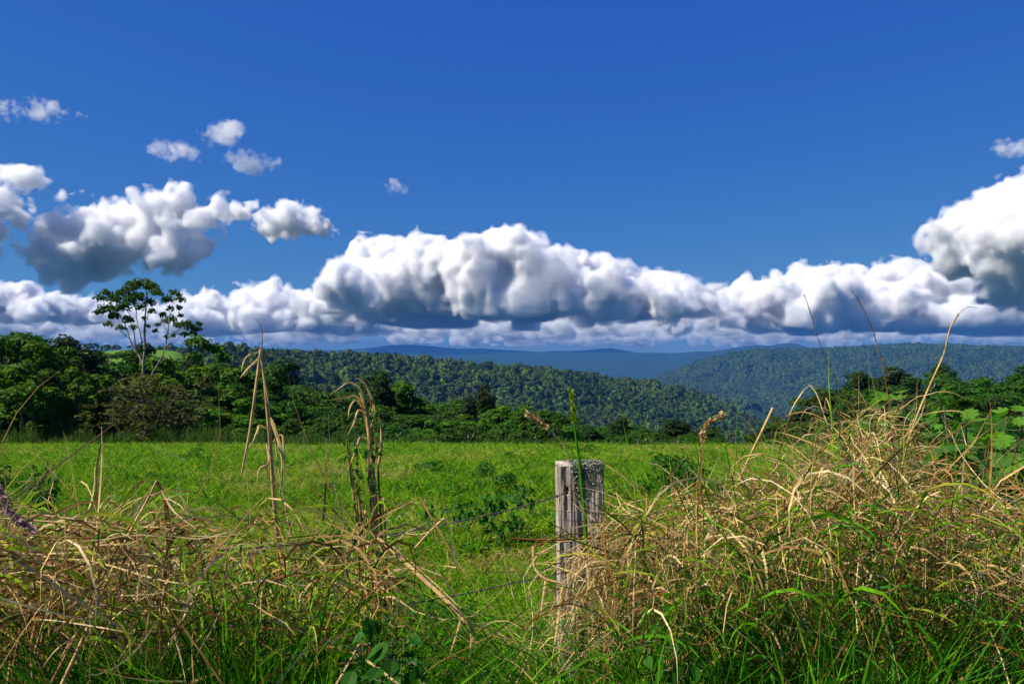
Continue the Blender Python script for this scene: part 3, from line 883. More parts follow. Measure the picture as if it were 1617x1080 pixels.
# --- small trees on the bright grassy knoll far behind
for k_, (px_, row_, kd_) in enumerate([(118, 543, 'dark'), (138, 538, 'broad'), (148, 538, 'broad'), (168, 542, 'mound'), (184, 543, 'mound'), (205, 543, 'broad'), (262, 544, 'broad'), (300, 545, 'dark')]):
    place_tree(kd_, px_, row_, 400, 'tiny distant tree on the bright grassy knoll behind the belt', 'tiny trees on the far knoll')


# --- the thin tree: bare pale stems, leaves only in tufts at the ends
def thin_tree():
    d = 56.0
    rng = np.random.default_rng(99)
    base = at(226, 690, d)
    gz = ground_z(base.x, d)
    root = link('thin_tree', None)
    root.location = (base.x, d, gz)
    tag(root, 'thin bare-trunked tree with leaf tufts only at its top, standing out against the clouds', 'tree')
    org = np.array([base.x, d, gz])

    def P(px, row, dy=0.0):
        p = at(px, row, d + dy)
        return np.array(p) - org
    limbs = [
        ([(226, 720, 0), (224, 650, 0), (226, 600, 0), (227, 560, 0), (229, 520, .1), (229, 490, .2), (232, 462, .3), (228, 448, .2)], 0.115, 0.03),
        ([(227, 575, 0), (216, 558, .3), (205, 535, .6), (196, 510, .8), (185, 490, 1.0), (172, 478, 1.1), (162, 470, 1.1)], 0.06, 0.015),
        ([(205, 535, .6), (192, 524, .2), (176, 514, -.2)], 0.035, 0.012),
        ([(216, 558, .3), (212, 530, -.4), (206, 505, -.8), (200, 480, -1.0), (196, 462, -1.0)], 0.045, 0.014),
        ([(228, 545, 0), (219, 520, .8), (215, 490, 1.1), (212, 468, 1.2), (210, 455, 1.2)], 0.045, 0.014),
        ([(229, 505, 0), (240, 485, -.5), (247, 465, -.7)], 0.035, 0.012),
        ([(226, 625, 0), (245, 585, -.6), (258, 555, -.8), (265, 530, -.9), (268, 500, -.9), (272, 480, -.8), (278, 464, -.8)], 0.06, 0.014),
        ([(265, 535, -.9), (275, 525, -.4), (288, 520, -.1), (303, 516, 0), (314, 518, .1)], 0.035, 0.011),
        ([(267, 515, -.9), (258, 505, -1.2), (250, 512, -1.3)], 0.025, 0.01),
        ([(258, 556, -.8), (272, 545, -1.2), (284, 532, -1.3)], 0.025, 0.01),
    ]
    paths = []
    for pts, r0, r1 in limbs:
        A = np.array([P(*p) for p in pts])
        t = np.linspace(0, len(A) - 1, len(A) * 3)
        A2 = np.stack([np.interp(t, np.arange(len(A)), A[:, i]) for i in range(3)], 1)
        A2[1:-1] += rng.normal(scale=0.03, size=(len(A2) - 2, 3))
        paths.append((A2, np.linspace(r0, r1, len(A2))))
    for pts, r0, r1 in limbs:                              # twigs into the tufts
        A = np.array([P(*p) for p in pts])
        for q in range(5):
            i = rng.integers(len(A) // 2, len(A))
            tip = A[i] + rng.normal(scale=(0.35, 0.35, 0.3)) + np.array([0, 0, 0.25])
            paths.append((bend_path(A[i], tip, rng, 4, 0.08), np.linspace(0.018, 0.006, 4)))
    tv, tf = tubes(paths, 7)
    link('trunk', np_mesh('thin_trunk', tv, tf, [M_bark], smooth=True), root)
    tufts = [(165, 490, 12), (158, 472, 9), (168, 464, 9), (180, 474, 13), (190, 466, 11), (200, 461, 13), (212, 452, 14), (226, 449, 14), (238, 454, 13), (246, 463, 11), (194, 487, 12), (180, 500, 10),
             (206, 476, 12), (203, 506, 9), (218, 470, 12), (222, 486, 9), (236, 478, 10), (240, 492, 7), (171, 513, 7), (190, 518, 8), (212, 517, 6), (154, 494, 7), (265, 474, 10), (276, 465, 10), (284, 474, 8), (284, 487, 6),
             (256, 497, 7), (262, 508, 7), (272, 504, 8), (280, 515, 8), (292, 512, 9), (301, 518, 9), (311, 521, 8), (314, 512, 6), (291, 528, 7), (276, 530, 5), (249, 513, 5), (228, 503, 5), (246, 523, 4), (285, 499, 5), (268, 488, 6), (233, 515, 4), (176, 487, 9), (305, 527, 6), (262, 532, 4)]
    C = np.array([P(a, b, rng.uniform(-1.3, 1.3)) for a, b, r in tufts])
    R = np.array([r / F_PX * d for a, b, r in tufts])
    V, Fc = leaf_cloud(C, R * 1.15, 52, 0.19, rng, squash=0.8, up=0.15, aspect=0.36, inner=0.05)
    link('crown', np_mesh('thin_crown', V, Fc, [M_leaf]), root)


thin_tree()

# --- tall weeds and rank grass along the foot of the belt
def edge_weeds():
    rng = np.random.default_rng(61)
    n = 1500
    px = rng.uniform(-100, 1720, n)
    dd = rng.uniform(46.0, 51.0, n)
    x = (px - 808.5) / F_PX * dd
    z = height(x, dd)
    tallness = np.interp(px, [0, 300, 640, 700, 900, 1150, 1617], [1.25, 1.1, 0.9, 0.6, 0.55, 0.35, 0.6]) * (1 + 0.75 * vnoise(px / 26.0, dd * 0.7, 9))
    C = []; R = []; keep = rng.random(n) < 0.9
    V = []
    off = []
    for i in range(n):
        if not keep[i]: continue
        h = max(0.15, tallness[i])
        k = 16
        base = np.array([x[i], dd[i], z[i] - 0.05])
        p0 = base + rng.normal(scale=(0.22, 0.22, 0.0), size=(k, 3))
        tip = p0 + np.stack([rng.normal(scale=0.2, size=k), rng.normal(scale=0.2, size=k), h * rng.uniform(0.5, 1.1, k)], 1)
        side = np.stack([rng.normal(size=k), rng.normal(size=k), np.zeros(k)], 1); side /= np.linalg.norm(side, axis=1)[:, None]
        w = rng.uniform(0.010, 0.028, (k, 1))
        mid = (p0 + tip) / 2 + rng.normal(scale=0.05, size=(k, 3))
        V.append(np.stack([p0 - side * w * 0.3, mid - side * w, tip, mid + side * w], 1))
    V = np.concatenate(V)
    q = rng.random(n) < 0.42                               # leafy weeds among the blades
    C = np.stack([x[q], dd[q], z[q] + tallness[q] * rng.uniform(0.15, 0.55, q.sum())], 1)
    V2, F2 = leaf_cloud(C, 0.16 + 0.22 * tallness[q], 26, 0.055, rng, squash=0.9, up=0.4, aspect=0.5)
    V = V.reshape(-1, 3)
    return np.concatenate([V, V2]), np.arange(len(V) + len(V2)).reshape(-1, 4)


M_rank = leaf_material("rank_grass", (0.022, 0.060, 0.014), (0.085, 0.190, 0.022), hue_var=0.02, trans=0.4)
ev, ef = edge_weeds()
tag(link('rank_grass', np_mesh('rank_grass', ev, ef, [M_rank])), 'rank weeds and tall grass along the far pasture edge', kind='stuff')
# ------------------------------------------------------------------ pasture turf and verge grass
def strand_material(name, stops, trans=0.3, rough=0.65, spec=0.15, streak=0.25):
    """Blades and straws: each its own shade out of the given colour stops."""
    m, n, l = new_mat(name)
    out = n.new("ShaderNodeOutputMaterial")
    geo = n.new("ShaderNodeNewGeometry")
    r = n.new("ShaderNodeValToRGB")
    e = r.color_ramp.elements
    while len(e) > 1: e.remove(e[-1])
    e[0].position = 0; e[0].color = (*stops[0], 1)
    for i, c in enumerate(stops[1:]):
        k = e.new((i + 1) / (len(stops) - 1)); k.color = (*c, 1)
    l.new(geo.outputs["Random Per Island"], r.inputs[0])
    at_ = n.new("ShaderNodeAttribute"); at_.attribute_name = "along"
    tc = n.new("ShaderNodeTexCoord"); nz = n.new("ShaderNodeTexNoise"); nz.inputs["Scale"].default_value = 30.0; nz.inputs["Detail"].default_value = 3
    l.new(tc.outputs["Object"], nz.inputs["Vector"])
    mr = n.new("ShaderNodeMapRange"); mr.inputs["From Min"].default_value = 0.3; mr.inputs["From Max"].default_value = 0.7
    mr.inputs["To Min"].default_value = 1 - streak; mr.inputs["To Max"].default_value = 1 + streak
    l.new(nz.outputs[0], mr.inputs[0])
    mx = n.new("ShaderNodeVectorMath"); mx.operation = 'SCALE'
    l.new(r.outputs[0], mx.inputs[0]); l.new(mr.outputs[0], mx.inputs["Scale"])
    b = n.new("ShaderNodeBsdfPrincipled"); b.inputs["Roughness"].default_value = rough; b.inputs["Specular IOR Level"].default_value = spec
    t = n.new("ShaderNodeBsdfTranslucent")
    l.new(mx.outputs[0], b.inputs["Base Color"]); l.new(mx.outputs[0], t.inputs["Color"])
    ms = n.new("ShaderNodeMixShader"); ms.inputs[0].default_value = trans
    l.new(b.outputs[0], ms.inputs[1]); l.new(t.outputs[0], ms.inputs[2]); l.new(ms.outputs[0], out.inputs["Surface"])
    return m


M_green = strand_material("green_blade", [(0.005, 0.050, 0.003), (0.028, 0.165, 0.004), (0.080, 0.275, 0.005), (0.160, 0.370, 0.008)], trans=0.45)
M_yellowgreen = strand_material("yellowing_blade", [(0.125, 0.310, 0.005), (0.240, 0.400, 0.008), (0.400, 0.370, 0.035)], trans=0.45)
M_straw = strand_material("dry_straw", [(0.200, 0.105, 0.030), (0.380, 0.235, 0.080), (0.560, 0.395, 0.165), (0.690, 0.540, 0.280)], trans=0.22, streak=0.35)
M_brown = strand_material("brown_dead_grass", [(0.060, 0.025, 0.008), (0.150, 0.062, 0.015), (0.260, 0.125, 0.028), (0.330, 0.190, 0.050)], trans=0.2, streak=0.35)
M_purple = strand_material("purple_seed_head", [(0.22, 0.10, 0.13), (0.36, 0.20, 0.23), (0.48, 0.32, 0.30)], trans=0.2)
M_weedleaf = leaf_material("weed_leaf", (0.008, 0.055, 0.005), (0.036, 0.150, 0.008), hue_var=0.01, trans=0.4)
GRASS_MATS = [M_green, M_yellowgreen, M_straw, M_brown]


def strands(P0, az, lean, length, width, droop, rng, K=7, kink=0.0, curl=0.15, wide_at=0.3, fold=0.0):
    """Vectorised curved ribbons. All arguments are arrays of n; returns vertices (n,K,2,3)."""
    n = len(P0)
    seg = (length / (K - 1))[:, None]
    horiz = np.stack([np.cos(az), np.sin(az), np.zeros(n)], 1)
    ang = lean.copy()                                  # angle from vertical
    pos = P0.copy()
    pts = [pos.copy()]; dirs = []
    twist = rng.normal(scale=curl, size=n)
    azc = az.copy()
    kink_at = rng.integers(2, K - 1, n); kink_amt = np.where(rng.random(n) < kink, rng.uniform(0.7, 2.3, n) * rng.choice([-1, 1, 1], n), 0)
    kaz = rng.normal(scale=0.6, size=n)
    for k in range(K - 1):
        t = k / (K - 1)
        ang = ang + droop * (0.4 + t) / (K - 1) * 1.6 + rng.normal(scale=curl * 0.5, size=n)
        hit = kink_at == k
        ang = ang + np.where(hit, kink_amt, 0); azc = azc + np.where(hit & (kink_amt != 0), kaz, 0) + twist * 0.35
        d = np.stack([np.cos(azc) * np.sin(ang), np.sin(azc) * np.sin(ang), np.cos(ang)], 1)
        dirs.append(d)
        pos = pos + d * seg
        pts.append(pos.copy())
    pts = np.stack(pts, 1)                             # n,K,3
    dirs.append(dirs[-1]); D = np.stack(dirs, 1)
    sideaz = rng.uniform(0, 6.28, n)
    ref = np.stack([np.cos(sideaz), np.sin(sideaz), np.full(n, 0.3)], 1)[:, None, :]
    S = np.cross(D, np.broadcast_to(ref, D.shape)); S /= np.linalg.norm(S, axis=2)[:, :, None] + 1e-9
    t = np.linspace(0, 1, K)[None, :]
    prof = np.where(t < wide_at, 0.55 + 0.45 * t / wide_at, 1 - ((t - wide_at) / (1 - wide_at)) ** 1.6)
    w = width[:, None] * np.maximum(prof, 0.03) * 0.5
    return np.stack([pts - S * w[:, :, None], pts + S * w[:, :, None]], 2)


def strand_faces(n, K, off=0):
    base = np.arange(n)[:, None] * K * 2 + np.arange(K - 1)[None, :] * 2
    return (np.stack([base, base + 1, base + 3, base + 2], -1).reshape(-1, 4)) + off


class Patch:
    """Collects strands of several materials into one mesh."""
    def __init__(self):
        self.V, self.F, self.M, self.n = [], [], [], 0

    def add(self, V, mat):
        n, K = V.shape[:2]
        self.V.append(V.reshape(-1, 3)); self.F.append(strand_faces(n, K, self.n)); self.M.append(np.full(n * (K - 1), mat)); self.n += n * K * 2

    def build(self, name, mats, parent=None):
        return link(name, np_mesh(name, np.concatenate(self.V), np.concatenate(self.F), mats, mat_idx=np.concatenate(self.M)), parent)


def tuft_mesh(name, seed, comp, r=0.16, h=0.17, n=60, w=0.006):
    """comp: list of (material index, share, height factor, width factor, lean)."""
    rng = np.random.default_rng(seed)
    p = Patch()
    for mat, share, hf, wf, ln in comp:
        k = max(1, int(n * share))
        a = rng.uniform(0, 6.28, k); rr_ = r * np.sqrt(rng.random(k))
        P0 = np.stack([np.cos(a) * rr_, np.sin(a) * rr_, np.full(k, -0.015)], 1)
        p.add(strands(P0, rng.uniform(0, 6.28, k), rng.uniform(0.1, ln, k), h * hf * rng.uniform(0.5, 1.2, k), w * wf * rng.uniform(0.7, 1.3, k),
                      rng.uniform(0.3, 1.6, k), rng, K=4, curl=0.2), mat)
    me = np_mesh(name, np.concatenate(p.V), np.concatenate(p.F), GRASS_MATS, mat_idx=np.concatenate(p.M))
    return bpy.data.objects.new(name, me)


def weed_mesh(name, seed, r=0.14, h=0.12, mat=None, n=60, size=0.03):
    rng = np.random.default_rng(seed)
    C = np.stack([rng.normal(scale=r * 0.6, size=9), rng.normal(scale=r * 0.6, size=9), rng.uniform(0.3, 1, 9) * h], 1)
    V, Fc = leaf_cloud(C, rng.uniform(0.3, 0.5, 9) * r, n // 9 + 4, size, rng, squash=0.8, up=0.6, aspect=0.6)
    return bpy.data.objects.new(name, np_mesh(name, V, Fc, [mat or M_weedleaf]))


turf = bpy.data.collections.new("turf_kinds")
turf_objs = [tuft_mesh("turf_a", 1, [(0, .55, 1, 1, .9), (1, .4, 1, 1, .9), (2, .06, 1.1, .7, 1.2)]),
             tuft_mesh("turf_b", 2, [(1, .7, .9, 1.1, 1.1), (0, .3, .8, 1, 1.0), (2, .06, 1.2, .7, 1.2)]),
             tuft_mesh("turf_c", 3, [(0, .6, 1.2, 1.3, .6), (1, .3, 1.1, 1.2, .7)]),
             tuft_mesh("turf_d", 4, [(3, .35, .8, .8, 1.3), (2, .35, 1.0, .7, 1.3), (1, .3, .8, 1, 1.0)]),
             weed_mesh("turf_e", 5, r=0.13, h=0.10, mat=M_weedleaf, n=150, size=0.014), weed_mesh("turf_f", 6, r=0.17, h=0.2, mat=M_weedleaf, n=200, size=0.017),
             tuft_mesh("turf_g", 7, [(1, .8, .8, 1.3, 1.2), (0, .3, .8, 1, 1.0)])]
for o_ in sorted(turf_objs, key=lambda o: o.name): turf.objects.link(o_)


def pasture_turf():
    rng = np.random.default_rng(88)
    n = 95000
    v = 3.0 + (50.0 - 3.0) * rng.random(n) ** 1.35
    u = rng.uniform(-0.74, 0.74, n)
    x = u * v
    z = height(x, v) + 0.015 * fbm(x * 2.0, v * 2.0, 41, 3)
    big = fbm(x / 2.2, v / 2.2, 50, 3); mid = fbm(x / 0.8, v / 0.8, 60, 2); warm = fbm(x / 4.5, v / 4.5, 70, 3)
    pick = rng.choice([0, 1, 1, 1, 2, 6, 6], n)
    pick = np.where((mid + 0.3 * big > 1.02) & (rng.random(n) < 0.6), rng.choice([4, 5, 2, 2, 0, 3], n), pick)
    pick = np.where((warm - 0.3 * mid > 0.05) & (rng.random(n) < 0.75), rng.choice([3, 1, 3], n), pick)
    fine = fbm(x / 0.42, v / 0.42, 90, 2) + 0.5 * vnoise(x / 1.3, v / 1.3, 95)
    pick = np.where(fine > 0.55, rng.choice([3, 3, 1, 3], n), pick)
    pick = np.where(fine < -0.9, rng.choice([2, 2, 2, 4], n), pick)
    far_k = 0.85 + np.clip(v / 16.0, 0, 2.2)
    s = far_k * rng.uniform(0.6, 1.25, n) * (1 + 0.35 * big + 0.25 * mid)
    s = np.where((pick == 4) | (pick == 5), s / far_k * np.minimum(far_k, 1.6), s)
    hs = s * rng.uniform(0.55, 1.4, n) / np.maximum(1.0, far_k * 0.62)
    size = np.stack([s, s, hs], 1)
    rot = np.stack([np.zeros(n), np.zeros(n), rng.uniform(0, 6.28, n)], 1)
    o = scatter('pasture_grass', np.stack([x, v, z], 1), rot, size, pick, turf)
    tag(o, 'short grazed pasture grass with leafy weeds and thatch', kind='stuff')


pasture_turf()
# ------------------------------------------------------------------ the rank verge in front of and around the fence
TOP = [(-140, 850), (0, 838), (60, 842), (120, 836), (200, 826), (260, 838), (300, 846), (360, 835), (420, 825), (470, 842), (520, 850), (560, 820), (600, 820), (625, 890), (660, 945), (720, 985),
       (800, 990), (840, 985), (868, 970), (900, 945), (928, 915), (950, 862), (975, 828), (1020, 805), (1060, 790), (1100, 800), (1150, 792), (1200, 768), (1250, 752), (1300, 732),
       (1340, 712), (1380, 702), (1420, 722), (1460, 762), (1520, 784), (1617, 800), (1760, 806)]
TOPX = np.array([t[0] for t in TOP], float); TOPR = np.array([t[1] for t in TOP], float)


def low_enough(V, slack=38.0):
    """Keeps the strands that stay about within the height the verge has there."""
    y = np.maximum(V[..., 1], 0.3)
    r = 560 - (V[..., 2] - EYE) / y * F_PX
    p = 808.5 + V[..., 0] / y * F_PX
    return (r > np.interp(p, TOPX, TOPR) - slack).all(axis=(1, 2))


def verge(n, px_range, d_range, mat, rng, hgt=(0.6, 1.0), width=(0.004, 0.008), lean=(0.0, 0.5), droop=(0.2, 1.4), kink=0.15, curl=0.12, K=8, over=0, weight=None, az=None, back=0.0):
    px = rng.uniform(*px_range, n)
    if weight is not None:
        keep = rng.random(n) < np.interp(px, [w[0] for w in weight], [w[1] for w in weight]); px = px[keep]; n = len(px)
    d = rng.uniform(*d_range, n)
    x = (px - 808.5) / F_PX * d
    z = height(x, d)
    top = EYE + (560 - np.interp(px, TOPX, TOPR) + over) / F_PX * np.maximum(d, 1.5)
    H = np.maximum(0.15, (top - z)) * rng.uniform(*hgt, n)
    ln = rng.uniform(*lean, n); dr = rng.uniform(*droop, n)
    L = H / np.clip(np.cos(np.clip(ln + dr * 0.45, 0, 1.3)), 0.45, 1)
    P0 = np.stack([x, d, z - 0.03], 1)
    a = rng.uniform(0, 6.28, n) if az is None else rng.normal(az[0], az[1], n)
    V = strands(P0, a, ln, L, rng.uniform(*width, n), dr, rng, K=K, kink=kink, curl=curl)
    return V[low_enough(V)]


def tangle(n, px_range, d_range, rng, row_off=(0, 120), length=(0.15, 0.5), width=(0.002, 0.005), down=0.0, K=7, kink=0.3, curl=0.3, weight=None, lean=(0.9, 2.3), az=None):
    """Fallen and caught strands that lie across the standing grass at the given depth below its top."""
    px = rng.uniform(*px_range, n)
    if weight is not None:
        keep = rng.random(n) < np.interp(px, [w[0] for w in weight], [w[1] for w in weight]); px = px[keep]; n = len(px)
    d = rng.uniform(*d_range, n)
    row = np.interp(px, TOPX, TOPR) + rng.uniform(*row_off, n)
    x = (px - 808.5) / F_PX * d
    z = EYE + (560 - row) / F_PX * d
    z = np.maximum(z, height(x, d) + 0.02)
    a = rng.uniform(0, 6.28, n) if az is None else rng.normal(az[0], az[1], n)
    return strands(np.stack([x, d, z], 1), a, rng.uniform(*lean, n), rng.uniform(*length, n), rng.uniform(*width, n), np.full(n, down) + rng.normal(scale=0.5, size=n), rng, K=K, kink=kink, curl=curl)


rv = np.random.default_rng(2024)
LEFT_DRY = [(-140, .9), (0, .9), (120, .95), (300, .75), (420, .45), (560, .6), (610, .6), (640, .25), (720, .12), (830, .3), (900, .6), (960, 1), (1617, 1)]
# dry standing straw and brown dead stems
dry = Patch()
dry.add(verge(1150, (-140, 1760), (2.3, 4.2), 2, rv, hgt=(0.55, 1.02), width=(0.0018, 0.0048), lean=(0, .35), droop=(0.1, 1.5), kink=0.3, curl=0.14, weight=LEFT_DRY), 2)
dry.add(verge(3000, (-140, 1760), (2.2, 4.0), 3, rv, hgt=(0.3, 0.9), width=(0.002, 0.007), lean=(0, .4), droop=(0.1, 1.2), kink=0.25, curl=0.14, weight=LEFT_DRY), 3)
dry.add(verge(230, (-140, 600), (1.5, 2.3), 2, rv, hgt=(0.4, .9), width=(0.0018, 0.0045), lean=(0, .5), droop=(0.2, 1.8), kink=0.5, curl=0.16, weight=LEFT_DRY), 2)
dry.add(verge(800, (-140, 600), (1.6, 2.5), 3, rv, hgt=(0.3, .8), width=(0.002, 0.006), lean=(0, .5), droop=(0.2, 1.8), kink=0.5, curl=0.16, weight=LEFT_DRY), 3)
# strands caught across it
TL = [(-140, .65), (280, .6), (320, .2), (520, .15), (560, .6), (605, .5), (620, .05)]
dry.add(tangle(950, (-140, 620), (1.7, 2.9), rv, row_off=(-5, 150), weight=TL, length=(0.12, 0.5), width=(0.0018, 0.0042)), 2)
dry.add(tangle(800, (-140, 620), (1.7, 2.9), rv, row_off=(10, 260), weight=TL, length=(0.12, 0.4)), 3)
TR = [(930, .1), (965, .6), (1100, .7), (1200, 1), (1760, 1)]
dry.add(tangle(1500, (930, 1760), (2.2, 3.4), rv, row_off=(-14, 120), length=(0.08, 0.36), width=(0.0014, 0.0036), weight=TR), 2)
dry.add(tangle(1900, (930, 1760), (2.1, 3.4), rv, row_off=(0, 250), length=(0.08, 0.36), width=(0.0014, 0.0036), weight=TR, lean=(0.2, 2.6)), 3)
dry.add(tangle(260, (1000, 1760), (1.9, 2.5), rv, row_off=(60, 300), length=(0.15, 0.42), width=(0.0014, 0.0034), weight=TR, lean=(0.3, 2.8)), 2)
dry.add(tangle(240, (620, 930), (2.0, 2.8), rv, row_off=(-20, 110), length=(0.12, 0.4), width=(0.0014, 0.0032), weight=[(620, .3), (800, .5), (930, 1)]), 2)
dry.add(tangle(150, (960, 1120), (2.15, 2.4), rv, row_off=(-6, 60), length=(0.25, 0.5), width=(0.0016, 0.0036), lean=(1.2, 1.8), az=(3.6, 0.6), down=1.8, curl=0.15), 2)
# straight fallen and standing flat straws, broader, the ones that catch the light
dry.add(verge(420, (-140, 620), (1.9, 2.9), 2, rv, hgt=(0.35, 0.8), width=(0.004, 0.008), lean=(0, .4), droop=(0, .5), kink=0.5, curl=0.04, weight=TL), 2)
dry.add(tangle(330, (-140, 620), (1.7, 2.6), rv, row_off=(0, 220), length=(0.2, 0.6), width=(0.003, 0.008), curl=0.06, kink=0.5, weight=TL, lean=(0.3, 2.9)), 2)
dry.add(verge(600, (940, 1760), (2.2, 3.4), 2, rv, hgt=(0.5, 0.95), width=(0.003, 0.008), lean=(0, .6), droop=(0, .8), kink=0.45, curl=0.05), 2)
dry.add(tangle(420, (960, 1760), (2.0, 2.7), rv, row_off=(0, 230), length=(0.12, 0.4), width=(0.0025, 0.006), curl=0.07, kink=0.5, lean=(0.3, 2.9), weight=TR), 2)
dry.add(tangle(500, (940, 1760), (2.0, 2.7), rv, row_off=(10, 320), length=(0.15, 0.4), width=(0.003, 0.007), curl=0.07, kink=0.4, lean=(0.3, 2.9), weight=TR), 3)
# straw heaped against the foot of the post
foot_px = rv.uniform(906, 985, 240); foot_d = rv.uniform(2.15, 2.42, 240); foot_x = (foot_px - 808.5) / F_PX * foot_d
foot_z = EYE + (560 - rv.uniform(862, 1000, 240)) / F_PX * foot_d
dry.add(strands(np.stack([foot_x, foot_d, foot_z], 1), rv.uniform(0, 6.28, 240), rv.uniform(0.6, 2.6, 240), rv.uniform(0.08, 0.28, 240), rv.uniform(0.0018, 0.005, 240), rv.uniform(0.5, 2.5, 240), rv, K=8, curl=0.15, kink=0.3), 2)
# dead leaves arching over and hanging down
DW = [(-140, 1), (260, .9), (310, .3), (520, .2), (555, .8), (605, .6), (622, .1)]
dry.add(tangle(620, (-140, 620), (1.8, 2.8), rv, row_off=(0, 150), length=(0.18, 0.42), width=(0.003, 0.008), lean=(0.2, 1.1), down=2.3, curl=0.07, kink=0.15, weight=DW), 2)
dry.add(tangle(620, (-140, 620), (1.8, 2.8), rv, row_off=(20, 200), length=(0.18, 0.42), width=(0.003, 0.008), lean=(0.2, 1.1), down=2.3, curl=0.07, kink=0.15, weight=DW), 3)
dry.add(tangle(1000, (950, 1760), (1.95, 2.9), rv, row_off=(0, 190), length=(0.16, 0.4), width=(0.0025, 0.007), lean=(0.2, 1.1), down=2.3, curl=0.07, kink=0.15), 2)
dry.add(verge(1500, (-140, 620), (1.8, 3.0), 3, rv, hgt=(0.45, 0.9), width=(0.003, 0.009), lean=(0, .4), droop=(0.2, 1.8), kink=0.25, curl=0.08, weight=DW), 3)
dry_o = dry.build('dry_grass', GRASS_MATS)
tag(dry_o, 'tangled dry straw-coloured grass along the fence', kind='stuff')
# live grass
gr = Patch()
GREEN_W = [(-140, .9), (0, .9), (60, .7), (200, .6), (290, .8), (330, 1), (500, 1), (540, .7), (640, .5), (700, .3), (850, .3), (960, 1), (1120, 1), (1180, .6), (1260, .9), (1420, .9), (1500, .5), (1617, .7), (1760, .7)]
gr.add(verge(8000, (-140, 1760), (1.9, 3.4), 0, rv, hgt=(0.3, 0.86), width=(0.004, 0.009), lean=(0, .45), droop=(0.1, 1.3), kink=0.06, curl=0.06, weight=GREEN_W), 0)
gr.add(verge(2600, (-140, 1760), (1.7, 2.5), 0, rv, hgt=(0.42, 0.84), width=(0.005, 0.011), lean=(0, .5), droop=(0.1, 1.2), kink=0.06, curl=0.05, weight=GREEN_W), 0)
gr.add(verge(420, (290, 540), (1.8, 2.5), 0, rv, hgt=(0.5, 1.04), width=(0.006, 0.012), lean=(0, .3), droop=(0.1, .8), kink=0.05, curl=0.05), 0)
gr.add(verge(480, (965, 1140), (1.8, 2.4), 0, rv, hgt=(0.5, 0.93), width=(0.005, 0.011), lean=(0.2, .7), droop=(0.5, 2.2), kink=0.03, curl=0.05), 0)
gr.add(verge(260, (1170, 1420), (1.6, 2.2), 0, rv, hgt=(0.55, 0.86), width=(0.006, 0.012), lean=(0, .35), droop=(0.1, .9), kink=0.05, curl=0.05), 0)
gr.add(verge(1300, (-140, 1760), (2.1, 4.4), 1, rv, hgt=(0.5, 1.0), width=(0.003, 0.007), lean=(0, .45), droop=(0.2, 1.5), kink=0.08, curl=0.08, weight=LEFT_DRY), 1)
gr.add(verge(1500, (930, 1760), (2.4, 4.8), 0, rv, hgt=(0.6, 1.02), width=(0.003, 0.007), lean=(0, .45), droop=(0.1, 1.3), kink=0.06, curl=0.08), 0)
gr.add(tangle(700, (960, 1760), (2.0, 3.0), rv, row_off=(0, 260), length=(0.12, 0.42), width=(0.002, 0.005), lean=(0.1, 1.8), kink=0.1, curl=0.15), 0)
gr.add(tangle(500, (960, 1760), (2.0, 3.0), rv, row_off=(0, 200), length=(0.12, 0.36), width=(0.002, 0.004), lean=(0.1, 1.8), kink=0.1, curl=0.15), 1)
gr.add(verge(1900, (600, 960), (1.5, 3.0), 0, rv, hgt=(0.5, 1.05), width=(0.003, 0.008), lean=(0, .7), droop=(0.3, 2.0), kink=0.05, curl=0.1), 0)
gr.add(verge(700, (600, 960), (1.6, 3.0), 1, rv, hgt=(0.5, 1.05), width=(0.003, 0.006), lean=(0, .7), droop=(0.3, 2.0), kink=0.1, curl=0.1), 1)
# broad bright blades nearest the camera
gr.add(verge(230, (280, 550), (1.6, 2.3), 0, rv, hgt=(0.62, 1.0), width=(0.010, 0.018), lean=(0, .35), droop=(0.1, .9), kink=0.08, curl=0.04), 0)
gr.add(verge(420, (960, 1440), (1.5, 2.1), 0, rv, hgt=(0.58, 0.86), width=(0.010, 0.018), lean=(0, .4), droop=(0.1, .9), kink=0.08, curl=0.04), 0)
gr.add(verge(160, (-140, 300), (1.5, 2.2), 0, rv, hgt=(0.5, 0.92), width=(0.009, 0.016), lean=(0, .5), droop=(0.1, 1.1), kink=0.08, curl=0.04), 0)
gr.add(verge(120, (1440, 1760), (1.5, 2.2), 0, rv, hgt=(0.5, 0.85), width=(0.009, 0.016), lean=(0, .5), droop=(0.1, 1.1), kink=0.08, curl=0.04), 0)
bp_ = rv.uniform(858, 990, 520); bd_ = rv.uniform(2.05, 2.42, 520); bx_ = (bp_ - 808.5) / F_PX * bd_
bz_ = height(bx_, bd_); bt_ = EYE + (560 - np.interp(bp_, [862, 905, 920, 990], [985, 960, 890, 850])) / F_PX * bd_
gr.add(strands(np.stack([bx_, bd_, bz_], 1), rv.uniform(0, 6.28, 520), rv.uniform(0, .35, 520), (bt_ - bz_) * rv.uniform(0.85, 1.06, 520), rv.uniform(0.004, 0.010, 520), rv.uniform(0.2, 0.9, 520), rv, K=8, curl=0.06, kink=0.05), 0)
gr.add(verge(900, (-140, 640), (1.9, 2.8), 0, rv, hgt=(0.6, 1.0), width=(0.005, 0.011), lean=(0, .3), droop=(0.1, .9), kink=0.05, curl=0.05, weight=[(-140, .5), (100, .5), (250, .6), (320, 1), (500, 1), (560, .5), (640, .2)]), 0)
gr.add(verge(700, (940, 1760), (1.9, 2.5), 0, rv, hgt=(0.55, 0.92), width=(0.005, 0.011), lean=(0, .35), droop=(0.1, 1.0), kink=0.05, curl=0.05), 0)
gr.add(verge(520, (285, 550), (1.75, 2.5), 0, rv, hgt=(0.72, 1.04), width=(0.006, 0.013), lean=(0, .3), droop=(0.1, .8), kink=0.06, curl=0.05), 0)
